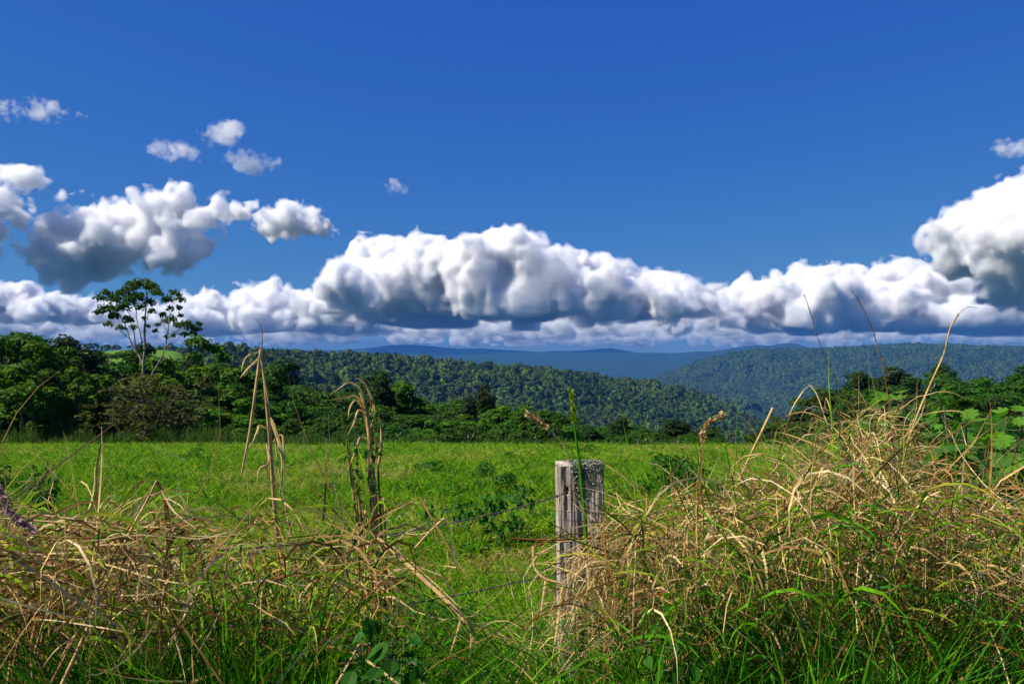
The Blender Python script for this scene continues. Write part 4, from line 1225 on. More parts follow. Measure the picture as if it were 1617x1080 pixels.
gr.add(verge(2600, (-140, 640), (1.8, 3.0), 0, rv, hgt=(0.45, 0.9), width=(0.005, 0.011), lean=(0, .4), droop=(0.1, 1.2), kink=0.05, curl=0.06), 0)
gr.add(tangle(260, (950, 1760), (1.9, 2.8), rv, row_off=(30, 220), length=(0.18, 0.42), width=(0.003, 0.007), lean=(0.2, 1.1), down=2.2, curl=0.06, kink=0.05), 1)
gr.add(tangle(300, (950, 1760), (1.9, 2.6), rv, row_off=(110, 300), length=(0.2, 0.45), width=(0.004, 0.010), lean=(0.1, 1.0), down=2.0, curl=0.05, kink=0.05), 0)
gr.add(tangle(260, (-140, 620), (1.8, 2.6), rv, row_off=(20, 200), length=(0.2, 0.45), width=(0.004, 0.010), lean=(0.1, 1.0), down=2.0, curl=0.05, kink=0.05), 1)
gr_o = gr.build('green_grass', GRASS_MATS)
tag(gr_o, 'long green grass blades growing through the dry grass', kind='stuff')


# ------------------------------------------------------------------ fence
def fence_post():
    d = 2.5
    rng = np.random.default_rng(3)
    pL, pR = at(880.5, 740, d), at(955.5, 740, d)
    cx = (pL.x + pR.x) / 2; W = pR.x - pL.x; D = 0.105
    gz = ground_z(cx, d)
    top = at(918, 735, d).z
    root = link('fence_post', None); root.location = (cx + 0.010, d + D / 2, gz); root.rotation_euler = (0.0, math.radians(-0.6), math.radians(-3))
    tag(root, 'weathered grey wooden fence post with lichen-crusted top and two wire holes', 'fence post')
    H = top - gz
    # perimeter sampled finely; the front face carries the split, the grain and the two bored holes
    nf, ns, nz_ = 64, 16, 260
    f = np.linspace(-0.5, 0.5, nf, endpoint=False)
    per = [(a * W, -D / 2, 0) for a in f] + [(W / 2, -D / 2 + D * t, 1) for t in np.linspace(0, 1, ns, endpoint=False)] + \
          [(-a * W, D / 2, 2) for a in np.linspace(-0.5, 0.5, ns * 2, endpoint=False)] + [(-W / 2, D / 2 - D * t, 3) for t in np.linspace(0, 1, ns, endpoint=False)]
    per = np.array(per); m = len(per)
    zz = np.concatenate([[-0.3], np.linspace(H - 0.92, H, nz_)])
    U = np.tile(per[:, 0][None], (len(zz), 1)); Yd = np.tile(per[:, 1][None], (len(zz), 1)); Z = np.tile(zz[:, None], (1, m))
    q = per[:, 2][None, :] + 0 * U
    s_coord = np.tile(np.cumsum(np.concatenate([[0], np.linalg.norm(np.diff(per[:, :2], axis=0), axis=1)]))[None], (len(zz), 1))
    grain = 0.0018 * fbm(s_coord * 160, Z * 7.0, 4, 3) + 0.0012 * fbm(s_coord * 420, Z * 14.0, 8, 2) + 0.0012 * fbm(s_coord * 22, Z * 2.2, 12, 2)
    crack = np.abs(fbm(s_coord * 60 + 2, Z * 2.0, 17, 2)) < 0.022
    grain = grain - np.where(crack, 0.0035, 0)
    front = per[:, 2][None, :] == 0
    # long split in the face, wide at the top
    xs = -0.001 + 0.006 * np.sin(Z * 9) + 0.003 * vnoise(Z * 30, Z * 0, 5)
    wsplit = np.interp(H - Z, [0, 0.05, 0.25, 0.42, 0.6, 1.2], [0.005, 0.0045, 0.003, 0.004, 0.002, 0.0])
    grain = grain - np.where(front, 0.013 * np.exp(-((U - xs) / np.maximum(wsplit, 1e-4)) ** 2) * (wsplit > 0.0005), 0)
    right = front & (U > xs)
    grain = grain - np.where(right, 0.004 + 0.004 * np.clip((H - Z - 0.12) / 0.1, 0, 1), 0)         # the side past the split stands back
    for (hx, hr, hw, hh) in ((-0.042, 775, 0.0065, 0.011), (-0.046, 900, 0.006, 0.013)):
        hz_ = at(880, hr, d).z - gz
        rr2 = ((U - hx) / hw) ** 2 + ((Z - hz_) / hh) ** 2
        grain = grain - np.where(front, 0.06 * np.clip(1.25 - rr2, 0, 1) ** 0.5, 0)
        grain = grain - np.where(front, 0.008 * np.exp(-((U - hx) / 0.003) ** 2) * (Z < hz_) * (Z > hz_ - 0.06), 0)   # check below the hole
    rnd = 0.012                                                          # worn corners
    cxm = np.maximum(np.abs(U) - (W / 2 - rnd), 0); cym = np.maximum(np.abs(Yd) - (D / 2 - rnd), 0)
    cr = np.sqrt(cxm ** 2 + cym ** 2) + 1e-9
    shrink = np.where((cxm > 0) & (cym > 0), np.minimum(1, rnd / cr), 1)
    Ux = np.sign(U) * (np.minimum(np.abs(U), W / 2 - rnd) + cxm * shrink); Yx = np.sign(Yd) * (np.minimum(np.abs(Yd), D / 2 - rnd) + cym * shrink)
    nx = np.where(q == 1, 1, np.where(q == 3, -1, 0)); ny = np.where(q == 0, -1, np.where(q == 2, 1, 0))
    Ux = Ux + nx * grain; Yx = Yx + ny * grain
    jag = 0.006 * fbm(Ux * 40, Yx * 40, 23, 3) - 0.006 * np.exp(-((Ux - 0.0) / 0.012) ** 2)
    Z = np.where(Z >= H - 1e-6, H + jag, Z)
    V = np.stack([Ux, Yx, Z], -1).reshape(-1, 3)
    rows_ = len(zz)
    i = np.arange(rows_ - 1)[:, None] * m + np.arange(m)[None]; j = np.arange(rows_ - 1)[:, None] * m + (np.arange(m)[None] + 1) % m
    Q = np.stack([i, j, j + m, i + m], -1).reshape(-1, 4)
    # weathered end grain: rings towards the middle
    rings = []
    last = (rows_ - 1) * m + np.arange(m); vv = [V]; faces = [Q]; cur = V[last]; rim = V[last].copy()
    n0 = len(V)
    for t in (0.8, 0.55, 0.3, 0.08):
        c = cur.mean(0)
        nxt = c + (rim - rim.mean(0)) * t
        nxt[:, 2] = H - 0.004 + 0.006 * fbm(nxt[:, 0] * 60, nxt[:, 1] * 25, 29, 3)
        vv.append(nxt)
        new = n0 + np.arange(m); n0 += m
        faces.append(np.stack([last, np.roll(last, -1), np.roll(new, -1), new], -1)); last = new
    V = np.concatenate(vv); Q = np.concatenate(faces)
    wood, n, l = new_mat("weathered_wood")
    out = n.new("ShaderNodeOutputMaterial"); b = n.new("ShaderNodeBsdfPrincipled"); b.inputs["Roughness"].default_value = 0.9; b.inputs["Specular IOR Level"].default_value = 0.15
    tc = n.new("ShaderNodeTexCoord"); mp = n.new("ShaderNodeMapping"); mp.inputs["Scale"].default_value = (95, 95, 5)
    n1 = n.new("ShaderNodeTexNoise"); n1.inputs["Scale"].default_value = 1.0; n1.inputs["Detail"].default_value = 8; n1.inputs["Roughness"].default_value = 0.7
    r1 = n.new("ShaderNodeValToRGB"); e = r1.color_ramp.elements
    e[0].position = 0.30; e[0].color = (0.11, 0.085, 0.065, 1); e[1].position = 0.72; e[1].color = (0.66, 0.62, 0.55, 1)
    k = e.new(0.45); k.color = (0.30, 0.27, 0.23, 1); k = e.new(0.56); k.color = (0.50, 0.465, 0.41, 1)
    l.new(tc.outputs["Object"], mp.inputs[0]); l.new(mp.outputs[0], n1.inputs["Vector"]); l.new(n1.outputs[0], r1.inputs[0])
    n2 = n.new("ShaderNodeTexNoise"); n2.inputs["Scale"].default_value = 11.0; n2.inputs["Detail"].default_value = 3
    l.new(tc.outputs["Object"], n2.inputs["Vector"])
    r2 = n.new("ShaderNodeValToRGB"); r2.color_ramp.elements[0].position = 0.4; r2.color_ramp.elements[0].color = (0.75, 0.66, 0.58, 1); r2.color_ramp.elements[1].position = 0.65; r2.color_ramp.elements[1].color = (1.12, 1.1, 1.1, 1)
    l.new(n2.outputs[0], r2.inputs[0])
    mx = n.new("ShaderNodeMix"); mx.data_type = 'RGBA'; mx.blend_type = 'MULTIPLY'; mx.inputs[0].default_value = 1.0
    l.new(r1.outputs[0], mx.inputs[6]); l.new(r2.outputs[0], mx.inputs[7]); l.new(mx.outputs[2], b.inputs["Base Color"])
    bp = n.new("ShaderNodeBump"); bp.inputs["Strength"].default_value = 0.6; bp.inputs["Distance"].default_value = 0.002
    l.new(n1.outputs[0], bp.inputs["Height"]); l.new(bp.outputs[0], b.inputs["Normal"]); l.new(b.outputs[0], out.inputs["Surface"])
    link('wooden_shaft', np_mesh('wooden_shaft', V, Q, [wood], smooth=True), root)
    # lichen: crusty frilled scales over the upper face past the split
    M_lichen = strand_material("lichen", [(0.035, 0.045, 0.028), (0.13, 0.16, 0.10), (0.30, 0.34, 0.24), (0.46, 0.50, 0.38)], trans=0.1, rough=1.0, spec=0.05)
    cs = []
    while len(cs) < 900:
        x = rng.uniform(-0.022, W / 2); zt = rng.uniform(-0.13, 0.004)
        lim = np.interp(x, [-0.022, -0.01, 0.0, 0.03, 0.055, W / 2], [-0.03, -0.06, -0.12, -0.085, -0.07, -0.05]) * rng.uniform(0.6, 1.15)
        if zt < lim: continue
        if vnoise(np.array([x * 70.0]), np.array([zt * 70.0]), 91)[0] < -0.25: continue
        cs.append((x, -D / 2 - 0.001 + (0.006 if x > 0 else 0.0), H + zt))
    for _ in range(260):
        cs.append((rng.uniform(-0.03, W / 2), rng.uniform(-D / 2, D / 2), H + 0.003))
    cs = np.array(cs)
    LV, LF = leaf_cloud(cs, np.full(len(cs), 0.004), 5, 0.0036, rng, squash=0.7, up=-0.1, aspect=0.8, inner=0.2, fold=0.5)
    lo_ = link('lichen', np_mesh('lichen', LV, LF, [M_lichen]), root)
    tag(lo_, 'grey-green crusty lichen', kind='stuff')


fence_post()
M_wire = plain_material("rusted_wire", (0.025, 0.022, 0.020), (0.10, 0.085, 0.07), 60.0, rough=0.55, bump=0.2, spec=0.5)


def smooth_path(P, per=10):
    P = np.asarray(P, float)
    n = len(P)
    out = []
    for i in range(n - 1):
        p0, p1, p2, p3 = P[max(i - 1, 0)], P[i], P[i + 1], P[min(i + 2, n - 1)]
        for t in np.linspace(0, 1, per, endpoint=False):
            out.append(0.5 * ((2 * p1) + (-p0 + p2) * t + (2 * p0 - 5 * p1 + 4 * p2 - p3) * t ** 2 + (-p0 + 3 * p1 - 3 * p2 + p3) * t ** 3))
    out.append(P[-1])
    return np.array(out)


def barbed_wire(pts, label, seed, pitch=0.11, r=0.0013):
    rng = np.random.default_rng(seed)
    P = smooth_path([np.array(at(a, b, c)) for a, b, c in pts], 8)
    L = np.concatenate([[0], np.cumsum(np.linalg.norm(np.diff(P, axis=0), axis=1))])
    s = np.arange(0, L[-1], 0.012)
    C = np.stack([np.interp(s, L, P[:, i]) for i in range(3)], 1)
    T = np.gradient(C, axis=0); T /= np.linalg.norm(T, axis=1)[:, None]
    A = np.cross(T, [0, 0, 1.0]); A /= np.linalg.norm(A, axis=1)[:, None]; B = np.cross(T, A)
    ph = s / 0.030 * math.pi
    root = link('barbed_wire', None); root.location = C[0]
    tag(root, label, 'wire', 'barbed wires of the fence')
    C = C - C[0]
    a = C + (A * np.cos(ph)[:, None] + B * np.sin(ph)[:, None]) * r * 1.05
    b = C - (A * np.cos(ph)[:, None] + B * np.sin(ph)[:, None]) * r * 1.05
    v, f = tubes([(a, np.full(len(s), r)), (b, np.full(len(s), r))], 5)
    link('twisted_strand', np_mesh('twisted_strand', v, f, [M_wire], smooth=True), root)
    barb_me = None
    for q in np.arange(0.05, L[-1], pitch):
        i = min(int(q / 0.012), len(C) - 2)
        if barb_me is None:
            t = np.linspace(0, 2.2 * 2 * math.pi, 16)
            coil = np.stack([np.linspace(-0.004, 0.004, 16), np.cos(t) * 0.0034, np.sin(t) * 0.0034], 1)
            v1, f1 = tubes([(np.vstack([coil[0] + [0, 0.014, 0.008], coil, coil[-1] + [0, 0.013, -0.011]]), np.array([0.0004] + [0.0011] * 16 + [0.0004])),
                            (np.array([[0.001, -0.013, 0.009], [0, 0, 0.002], [-0.001, 0.006, -0.014]]), np.array([0.0004, 0.0011, 0.0004]))], 4)
            barb_me = np_mesh('barb', v1, f1, [M_wire], smooth=True)
        o = link('barb', barb_me, root)
        o.location = C[i]
        o.rotation_euler = (rng.uniform(0, 6.28), 0, math.atan2(T[i][1], T[i][0]))
    return root


barbed_wire([(896, 776, 2.47), (880, 783, 2.44), (840, 795, 2.42), (780, 811, 2.37), (700, 828, 2.31), (640, 839, 2.27), (560, 852, 2.22), (430, 862, 2.14), (250, 878, 2.05), (100, 893, 1.98), (-60, 912, 1.9)],
            'barbed wire threaded through the upper hole of the grey post, sagging towards the straw', 1)
barbed_wire([(893, 901, 2.47), (880, 906, 2.44), (820, 918, 2.40), (740, 936, 2.35), (650, 952, 2.28), (560, 966, 2.22), (400, 985, 2.12), (200, 1004, 2.02), (-60, 1030, 1.9)],
            'barbed wire threaded through the lower hole of the grey post near the grass', 2)
barbed_wire([(957, 778, 2.56), (1050, 800, 2.6), (1200, 818, 2.66), (1400, 826, 2.74), (1617, 830, 2.84), (1760, 826, 2.9)],
            'barbed wire running from the post top into the thick dry grass', 3)


# ------------------------------------------------------------------ single stalks the photograph lets one point at
def solid_strand(pts, wpx, sides=5, taper=None, per=6):
    """Round stem through photo points (px, row, distance); wpx its width in photo pixels."""
    P = smooth_path([np.array(at(a, b, c)) for a, b, c in pts], per)
    dm = np.mean([c for a, b, c in pts])
    k = len(P)
    R = np.full(k, wpx / F_PX * dm / 2) * (np.interp(np.linspace(0, 1, k), np.linspace(0, 1, len(taper)), taper) if taper is not None else np.linspace(1, 0.45, k))
    return P, R


def ribbon(pts, wpx, rng, per=6, tilt=None):
    """Thin folded leaf blade through photo points: two strips meeting at a midrib."""
    P = smooth_path([np.array(at(a, b, c)) for a, b, c in pts], per)
    dm = np.mean([c for a, b, c in pts]); k = len(P)
    T = np.gradient(P, axis=0); T /= np.linalg.norm(T, axis=1)[:, None] + 1e-9
    ref = np.array([0.15, 1.0, 0.2]) if tilt is None else np.array(tilt)
    S = np.cross(T, ref); S /= np.linalg.norm(S, axis=1)[:, None] + 1e-9
    Nn = np.cross(S, T)
    t = np.linspace(0, 1, k)
    w = wpx / F_PX * dm / 2 * np.minimum(1, (t * 6 + 0.3)) * np.clip((1.02 - t) * 2.2, 0.02, 1)
    V = np.stack([P - S * w[:, None] + Nn * w[:, None] * 0.45, P, P + S * w[:, None] + Nn * w[:, None] * 0.45], 1).reshape(-1, 3)
    i = np.arange(k - 1)[:, None] * 3 + np.arange(2)[None]
    return V, np.stack([i, i + 1, i + 4, i + 3], -1).reshape(-1, 4)


def stalk_thing(name, label, cat, stems, leaves=(), heads=(), stem_mat=None, leaf_mat=None, head_mat=None, group=None, seed=0):
    """stems: (points, width px, taper) joined into the stem; leaves: (points, width px); heads: (points, width px, bristle px)."""
    rng = np.random.default_rng(1000 + seed)
    root = link(name, None)
    org = np.array(at(*stems[0][0][0]))
    root.location = org
    tag(root, label, cat, group)
    v, f = tubes([solid_strand(s[0], s[1], taper=s[2] if len(s) > 2 else None) for s in stems], 5)
    link('stem', np_mesh('stem', v - org, f, [stem_mat or M_straw], smooth=True), root)
    for pts, w in leaves:
        v, f = ribbon(pts, w, rng)
        link('leaf', np_mesh('leaf', v - org, f, [leaf_mat or M_straw]), root)
    for pts, w, br in heads:
        P = smooth_path([np.array(at(a, b, c)) for a, b, c in pts], 12)
        dm = np.mean([c for a, b, c in pts])
        q = rng.integers(0, len(P), len(P) * 9)
        C = P[q] + rng.normal(scale=w / F_PX * dm * 0.25, size=(len(q), 3))
        T = np.gradient(P, axis=0)[q]; T /= np.linalg.norm(T, axis=1)[:, None] + 1e-9
        dirn = T + rng.normal(scale=0.35, size=C.shape); dirn /= np.linalg.norm(dirn, axis=1)[:, None]
        s = np.cross(dirn, rng.normal(size=C.shape)); s /= np.linalg.norm(s, axis=1)[:, None]
        ln = br / F_PX * dm * rng.uniform(0.6, 1.3, (len(q), 1)); ww = 0.16 * ln
        V = np.stack([C, C + dirn * ln * 0.5 - s * ww, C + dirn * ln, C + dirn * ln * 0.5 + s * ww], 1).reshape(-1, 3)
        link('seed_head', np_mesh('seed_head', V - org, np.arange(len(V)).reshape(-1, 4), [head_mat or M_straw]), root)
    return root


D1_ = 2.6
stalk_thing('tall_dry_stalk', 'tallest straw-coloured grass stalk, bundled and upright with a curved whip tip', 'dry grass',
            [([(446, 960, D1_), (440, 880, D1_), (434, 810, D1_), (430, 760, D1_), (425, 690, D1_), (419, 620, D1_), (414, 570, D1_), (412, 548, D1_)], 6.5, (1.0, 1.0, .8, .7, .6)),
             ([(450, 950, D1_ + .02), (440, 860, D1_ + .01), (428, 700, D1_), (424, 640, D1_), (416, 590, D1_ - .01), (409, 552, D1_)], 4.5),
             ([(470, 920, D1_ + .02), (462, 860, D1_ + .01), (440, 740, D1_), (434, 690, D1_)], 4),
             ([(413, 552, D1_), (414, 535, D1_), (413, 518, D1_), (402, 502, D1_ - .01)], 2.2, (1, .7, .3))],
            [([(425, 655, D1_), (440, 700, D1_ - .02), (446, 735, D1_ - .02), (440, 790, D1_)], 6), ([(428, 682, D1_), (410, 672, D1_ - .03), (405, 684, D1_ - .05), (398, 700, D1_ - .05), (386, 712, D1_ - .05)], 4),
             ([(420, 700, D1_), (424, 730, D1_ - .02), (409, 742, D1_ - .03), (405, 770, D1_ - .04)], 4), ([(430, 700, D1_), (446, 690, D1_ - .02), (448, 760, D1_ - .02)], 4)], seed=1)
stalk_thing('broken_dry_stalk', 'dry stalk leaning against the tallest one, snapped at the top with hooked leaf', 'dry grass',
            [([(381, 750, 2.5), (388, 715, 2.51), (396, 670, 2.53), (404, 610, 2.55), (411, 555, 2.58)], 5, (.6, .8, 1, 1, .8))],
            [([(409, 565, 2.56), (396, 578, 2.52), (385, 590, 2.5), (378, 598, 2.5)], 4.5), ([(408, 556, 2.56), (395, 560, 2.5), (385, 570, 2.48), (381, 586, 2.46)], 3.5)], seed=2)
DB = 2.7
stalk_thing('dry_grass_bundle', 'thick upright bundle of dry grass with frayed drooping top, green weeds climbing it', 'dry grass',
            [([(600, 1010, DB), (596, 900, DB), (592, 800, DB), (586, 720, DB), (578, 650, DB), (568, 620, DB)], 9, (1.1, 1, 1, .8, .6, .3)),
             ([(590, 1000, DB + .03), (588, 860, DB + .03), (583, 760, DB + .02), (582, 690, DB + .01), (572, 640, DB)], 7, (1, 1, .8, .5)),
             ([(610, 980, DB), (604, 880, DB), (600, 800, DB), (594, 700, DB), (586, 640, DB), (580, 612, DB)], 5),
             ([(580, 990, DB - .03), (575, 900, DB - .03), (560, 800, DB - .03), (553, 740, DB - .02), (548, 700, DB - .02)], 6),
             ([(585, 900, DB - .04), (572, 830, DB - .04), (563, 760, DB - .04)], 7),
             ([(618, 960, DB - .02), (610, 880, DB - .02), (606, 810, DB - .02), (590, 770, DB)], 5)],
            [([(578, 650, DB), (568, 615, DB - .03), (552, 604, DB - .06), (538, 612, DB - .09), (520, 624, DB - .1)], 4), ([(575, 640, DB), (560, 625, DB - .04), (545, 628, DB - .07), (517, 632, DB - .1)], 3.5),
             ([(572, 645, DB), (562, 632, DB - .04), (552, 645, DB - .06), (550, 662, DB - .07)], 3.5), ([(578, 655, DB), (566, 648, DB - .03), (558, 670, DB - .05), (547, 690, DB - .07)], 3.5),
             ([(582, 660, DB), (590, 640, DB - .02), (578, 610, DB - .03), (566, 598, DB - .05), (560, 600, DB - .06)], 4), ([(584, 680, DB), (592, 650, DB - .02), (588, 628, DB - .02)], 3),
             ([(586, 700, DB), (570, 690, DB - .05), (560, 715, DB - .07), (548, 745, DB - .1)], 4), ([(594, 850, DB), (580, 830, DB - .05), (560, 860, DB - .09), (552, 900, DB - .12)], 6),
             ([(590, 820, DB), (578, 806, DB - .05), (568, 850, DB - .09), (560, 880, DB - .12)], 5), ([(598, 800, DB), (606, 790, DB - .02), (610, 850, DB - .04)], 4),
             ([(596, 740, DB), (602, 700, DB - .02), (600, 660, DB - .02)], 5)], seed=3)
stalk_thing('bent_dry_stalk', 'long pale stalk folded at its peak into an inverted V above the straw tangle', 'dry grass',
            [([(88, 1100, 1.75), (130, 1010, 1.8), (168, 920, 1.88), (205, 840, 1.95), (232, 790, 2.0), (248, 758, 2.02)], 5.5, (1.2, 1, .9, .8, .7)),
             ([(72, 1095, 1.76), (116, 1010, 1.8), (160, 915, 1.87), (200, 838, 1.94), (240, 768, 2.0)], 4.5, (1.2, 1, .9, .8, .5)),
             ([(246, 758, 2.02), (255, 775, 2.05), (261, 800, 2.08), (264, 860, 2.12), (258, 950, 2.16)], 5, (1, 1, .8, .9, 1)),
             ([(250, 762, 2.02), (262, 790, 2.06), (268, 850, 2.1), (268, 1000, 2.14)], 4)],
            [([(252, 770, 2.02), (268, 800, 2.0), (285, 818, 1.98), (320, 842, 1.96), (350, 862, 1.95)], 4), ([(262, 870, 2.1), (258, 895, 2.0), (225, 925, 1.95), (190, 938, 1.9), (160, 945, 1.88)], 4.5),
             ([(128, 1010, 1.8), (108, 1012, 1.74), (85, 1030, 1.7), (66, 1055, 1.68)], 4.5), ([(140, 985, 1.82), (118, 1000, 1.76), (95, 1040, 1.72)], 3.5),
             ([(128, 972, 1.82), (110, 975, 1.78), (92, 992, 1.72), (84, 998, 1.7)], 4), ([(262, 950, 2.1), (248, 985, 2.0), (225, 1005, 1.95), (222, 1040, 1.9)], 6)], seed=4)
stalk_thing('fallen_dry_stalk', 'pale broken stalk leaning diagonally down from the dry grass bundle', 'dry grass',
            [([(596, 848, 2.3), (640, 888, 2.25), (680, 925, 2.2), (715, 958, 2.16), (734, 980, 2.14)], 9, (.6, .9, 1, 1, .7)), ([(598, 852, 2.31), (660, 905, 2.24), (720, 965, 2.16)], 5),
             ([(620, 862, 2.31), (680, 915, 2.24), (728, 960, 2.17)], 3)],
            [([(730, 975, 2.14), (742, 992, 2.1), (744, 1012, 2.08), (740, 1040, 2.06)], 4), ([(728, 975, 2.14), (720, 1005, 2.1), (706, 1045, 2.06)], 3.5), ([(733, 978, 2.14), (748, 1000, 2.1), (738, 1025, 2.08)], 3)], seed=5)
stalk_thing('lying_dry_stalk', 'long thin straw lying level across the tangle below the purple seed head', 'dry grass',
            [([(-20, 817, 1.9), (100, 826, 1.93), (205, 841, 1.96), (292, 848, 1.98)], 4, (.7, 1, .8, .4)), ([(-20, 836, 1.9), (80, 848, 1.9), (180, 848, 1.92), (293, 846, 1.96)], 3), ([(60, 812, 1.95), (140, 824, 1.95), (215, 838, 1.97)], 4)], seed=6)
stalk_thing('purple_seed_grass', 'purple-tinged feathery grass head arching in at the frame edge', 'grass head',
            [([(-40, 740, 1.8), (-5, 770, 1.8), (10, 795, 1.8), (30, 815, 1.8), (62, 840, 1.8)], 3)], heads=[([(-6, 765, 1.8), (8, 795, 1.8), (25, 818, 1.8), (52, 836, 1.8)], 12, 9)], head_mat=M_purple, seed=7)
stalk_thing('green_seed_grass', 'single green grass stem with dark head crossing in front of the post top', 'grass head',
            [([(926, 862, 2.35), (923, 810, 2.36), (918, 760, 2.36), (913, 715, 2.36), (907, 672, 2.36), (905, 655, 2.36)], 6, (1.3, 1, .8, .6, .4))],
            heads=[([(907, 668, 2.36), (905, 645, 2.36), (901, 622, 2.36)], 5, 9)], stem_mat=M_green, head_mat=M_yellowgreen, seed=8)
stalk_thing('brown_seed_grass', 'drooping fluffy straw-coloured seed head hanging over the round bush', 'grass head',
            [([(905, 830, 2.7), (900, 760, 2.7), (890, 705, 2.7), (868, 680, 2.7), (842, 660, 2.7)], 1.8)], heads=[([(866, 678, 2.7), (850, 665, 2.7), (836, 656, 2.7)], 7, 8)], seed=9, group='small seed heads above the pasture')
stalk_thing('brown_seed_grass', 'small fuzzy seed head upright against the dark bushes past the post', 'grass head',
            [([(1100, 860, 2.9), (1100, 780, 2.9), (1106, 720, 2.9), (1108, 695, 2.9)], 1.8)], heads=[([(1108, 700, 2.9), (1114, 672, 2.9), (1136, 658, 2.9)], 7, 8)], seed=10, group='small seed heads above the pasture')
stalk_thing('pale_cut_stalk', 'thick pale cut stem leaning over the pasture, blunt at its upper end', 'dry grass',
            [([(1150, 800, 2.9), (1180, 730, 2.85), (1200, 688, 2.8), (1221, 644, 2.78)], 4.2, (.8, .9, 1, 1.2)), ([(1252, 648, 2.8), (1240, 680, 2.85), (1225, 730, 2.9), (1200, 790, 2.95)], 3.5)], seed=11)
stalk_thing('seed_whip', 'slim leaning seed whip with dark tip against the white bank, nearest the fence post', 'grass head',
            [([(1396, 760, 2.9), (1370, 700, 2.88), (1340, 640, 2.85), (1310, 580, 2.83), (1290, 530, 2.8), (1284, 508, 2.8), (1270, 465, 2.8)], 1.7, (1.2, 1, .8, .6, .5))],
            heads=[([(1285, 508, 2.8), (1278, 488, 2.8), (1270, 466, 2.8)], 0.8, 2)], stem_mat=M_brown, head_mat=M_brown, seed=12, group='tall seed whips above the straw clump')
stalk_thing('seed_whip', 'straight dark seed whip rising highest from the middle of the straw clump', 'grass head',
            [([(1420, 760, 2.8), (1410, 680, 2.8), (1398, 600, 2.8), (1385, 545, 2.8), (1372, 505, 2.8), (1358, 480, 2.8), (1345, 458, 2.8)], 1.8, (1.2, 1, .8, .6, .4))],
            heads=[([(1376, 518, 2.8), (1362, 485, 2.8), (1346, 460, 2.8)], 0.8, 2)], stem_mat=M_brown, head_mat=M_brown, seed=13, group='tall seed whips above the straw clump')
stalk_thing('seed_whip', 'long seed whip curling over into a hook above the castor shrub', 'grass head',
            [([(1418, 780, 2.7), (1428, 720, 2.7), (1445, 665, 2.7), (1470, 605, 2.7), (1490, 560, 2.7), (1500, 520, 2.7), (1515, 495, 2.7), (1530, 485, 2.7), (1543, 487, 2.7)], 3.0, (1.3, 1.1, 1, .8, .5, .3))],
            heads=[([(1488, 565, 2.7), (1500, 522, 2.7), (1513, 497, 2.7)], 1.2, 3)], head_mat=M_brown, seed=14, group='tall seed whips above the straw clump')
stalk_thing('kinked_pale_leaf', 'pale zigzag dry leaf hanging beside the middle of the post', 'dry grass',
            [([(842, 862, 2.3), (843, 888, 2.28), (848, 902, 2.27), (862, 914, 2.25), (888, 921, 2.24)], 5, (.5, .9, 1, 1, .8)), ([(846, 862, 2.3), (900, 843, 2.34), (960, 846, 2.4), (1010, 858, 2.45)], 3)],
            [([(862, 914, 2.25), (858, 945, 2.22), (853, 975, 2.2)], 5), ([(888, 921, 2.24), (884, 960, 2.2), (877, 1010, 2.15), (866, 1080, 2.1)], 4)], seed=15)
stalk_thing('dry_twig', 'short grey dead twig leaning on the upper wire', 'twig', [([(702, 818, 2.28), (680, 838, 2.27), (655, 865, 2.25)], 4.5, (1, .8, .6)), ([(690, 829, 2.28), (668, 843, 2.28), (640, 842, 2.3)], 2)], seed=16)
stalk_thing('horizontal_dry_straw', 'reddish-brown straw lying level against the front of the post', 'dry grass',
            [([(800, 849, 2.32), (850, 852, 2.34), (900, 851, 2.36), (960, 848, 2.4), (1000, 850, 2.45)], 3.5, (.4, 1, 1.2, 1)), ([(820, 853, 2.33), (880, 856, 2.36), (950, 850, 2.4)], 2.5)], stem_mat=M_brown, seed=17)

# the tall straw clump that stands against the blue range
rc = np.random.default_rng(71)
clump = Patch()
for (c_px, n_, spread, top0, mat_) in ((1372, 120, 38, 625, 2), (1395, 70, 45, 655, 2), (1345, 70, 45, 690, 3), (1310, 50, 40, 700, 2), (1450, 40, 45, 700, 2)):
    d_ = rc.uniform(2.6, 3.0, n_)
    px_ = rc.normal(c_px, spread * 0.7, n_)
    x_ = (px_ - 808.5) / F_PX * d_
    z_ = height(x_, d_)
    topz = EYE + (560 - rc.uniform(top0 - 25, top0 + 110, n_)) / F_PX * d_
    P0_ = np.stack([x_, d_, z_], 1)
    lean_px = (c_px - px_) / spread * 0.1
    clump.add(strands(P0_, np.where(lean_px > 0, rc.normal(0, .9, n_), rc.normal(3.14, .9, n_)), rc.uniform(0, 0.16, n_), (topz - z_) * rc.uniform(0.95, 1.1, n_), rc.uniform(0.0022, 0.0052, n_), rc.uniform(0, 0.8, n_), rc, K=9, kink=0.35, curl=0.07), mat_)
px_ = rc.normal(1372, 40, 150); d_ = rc.uniform(2.5, 2.9, 150); x_ = (px_ - 808.5) / F_PX * d_
z_ = EYE + (560 - rc.uniform(640, 760, 150)) / F_PX * d_
clump.add(strands(np.stack([x_, d_, z_], 1), rc.uniform(0, 6.28, 150), rc.uniform(0.6, 1.6, 150), rc.uniform(0.1, 0.32, 150), rc.uniform(0.002, 0.004, 150), rc.uniform(0.5, 3.0, 150), rc, K=9, curl=0.25, kink=0.2), 2)
co = clump.build('straw_clump', GRASS_MATS)
tag(co, 'tall clump of bleached straw, highest part of the dry grass, against the far range', 'dry grass')
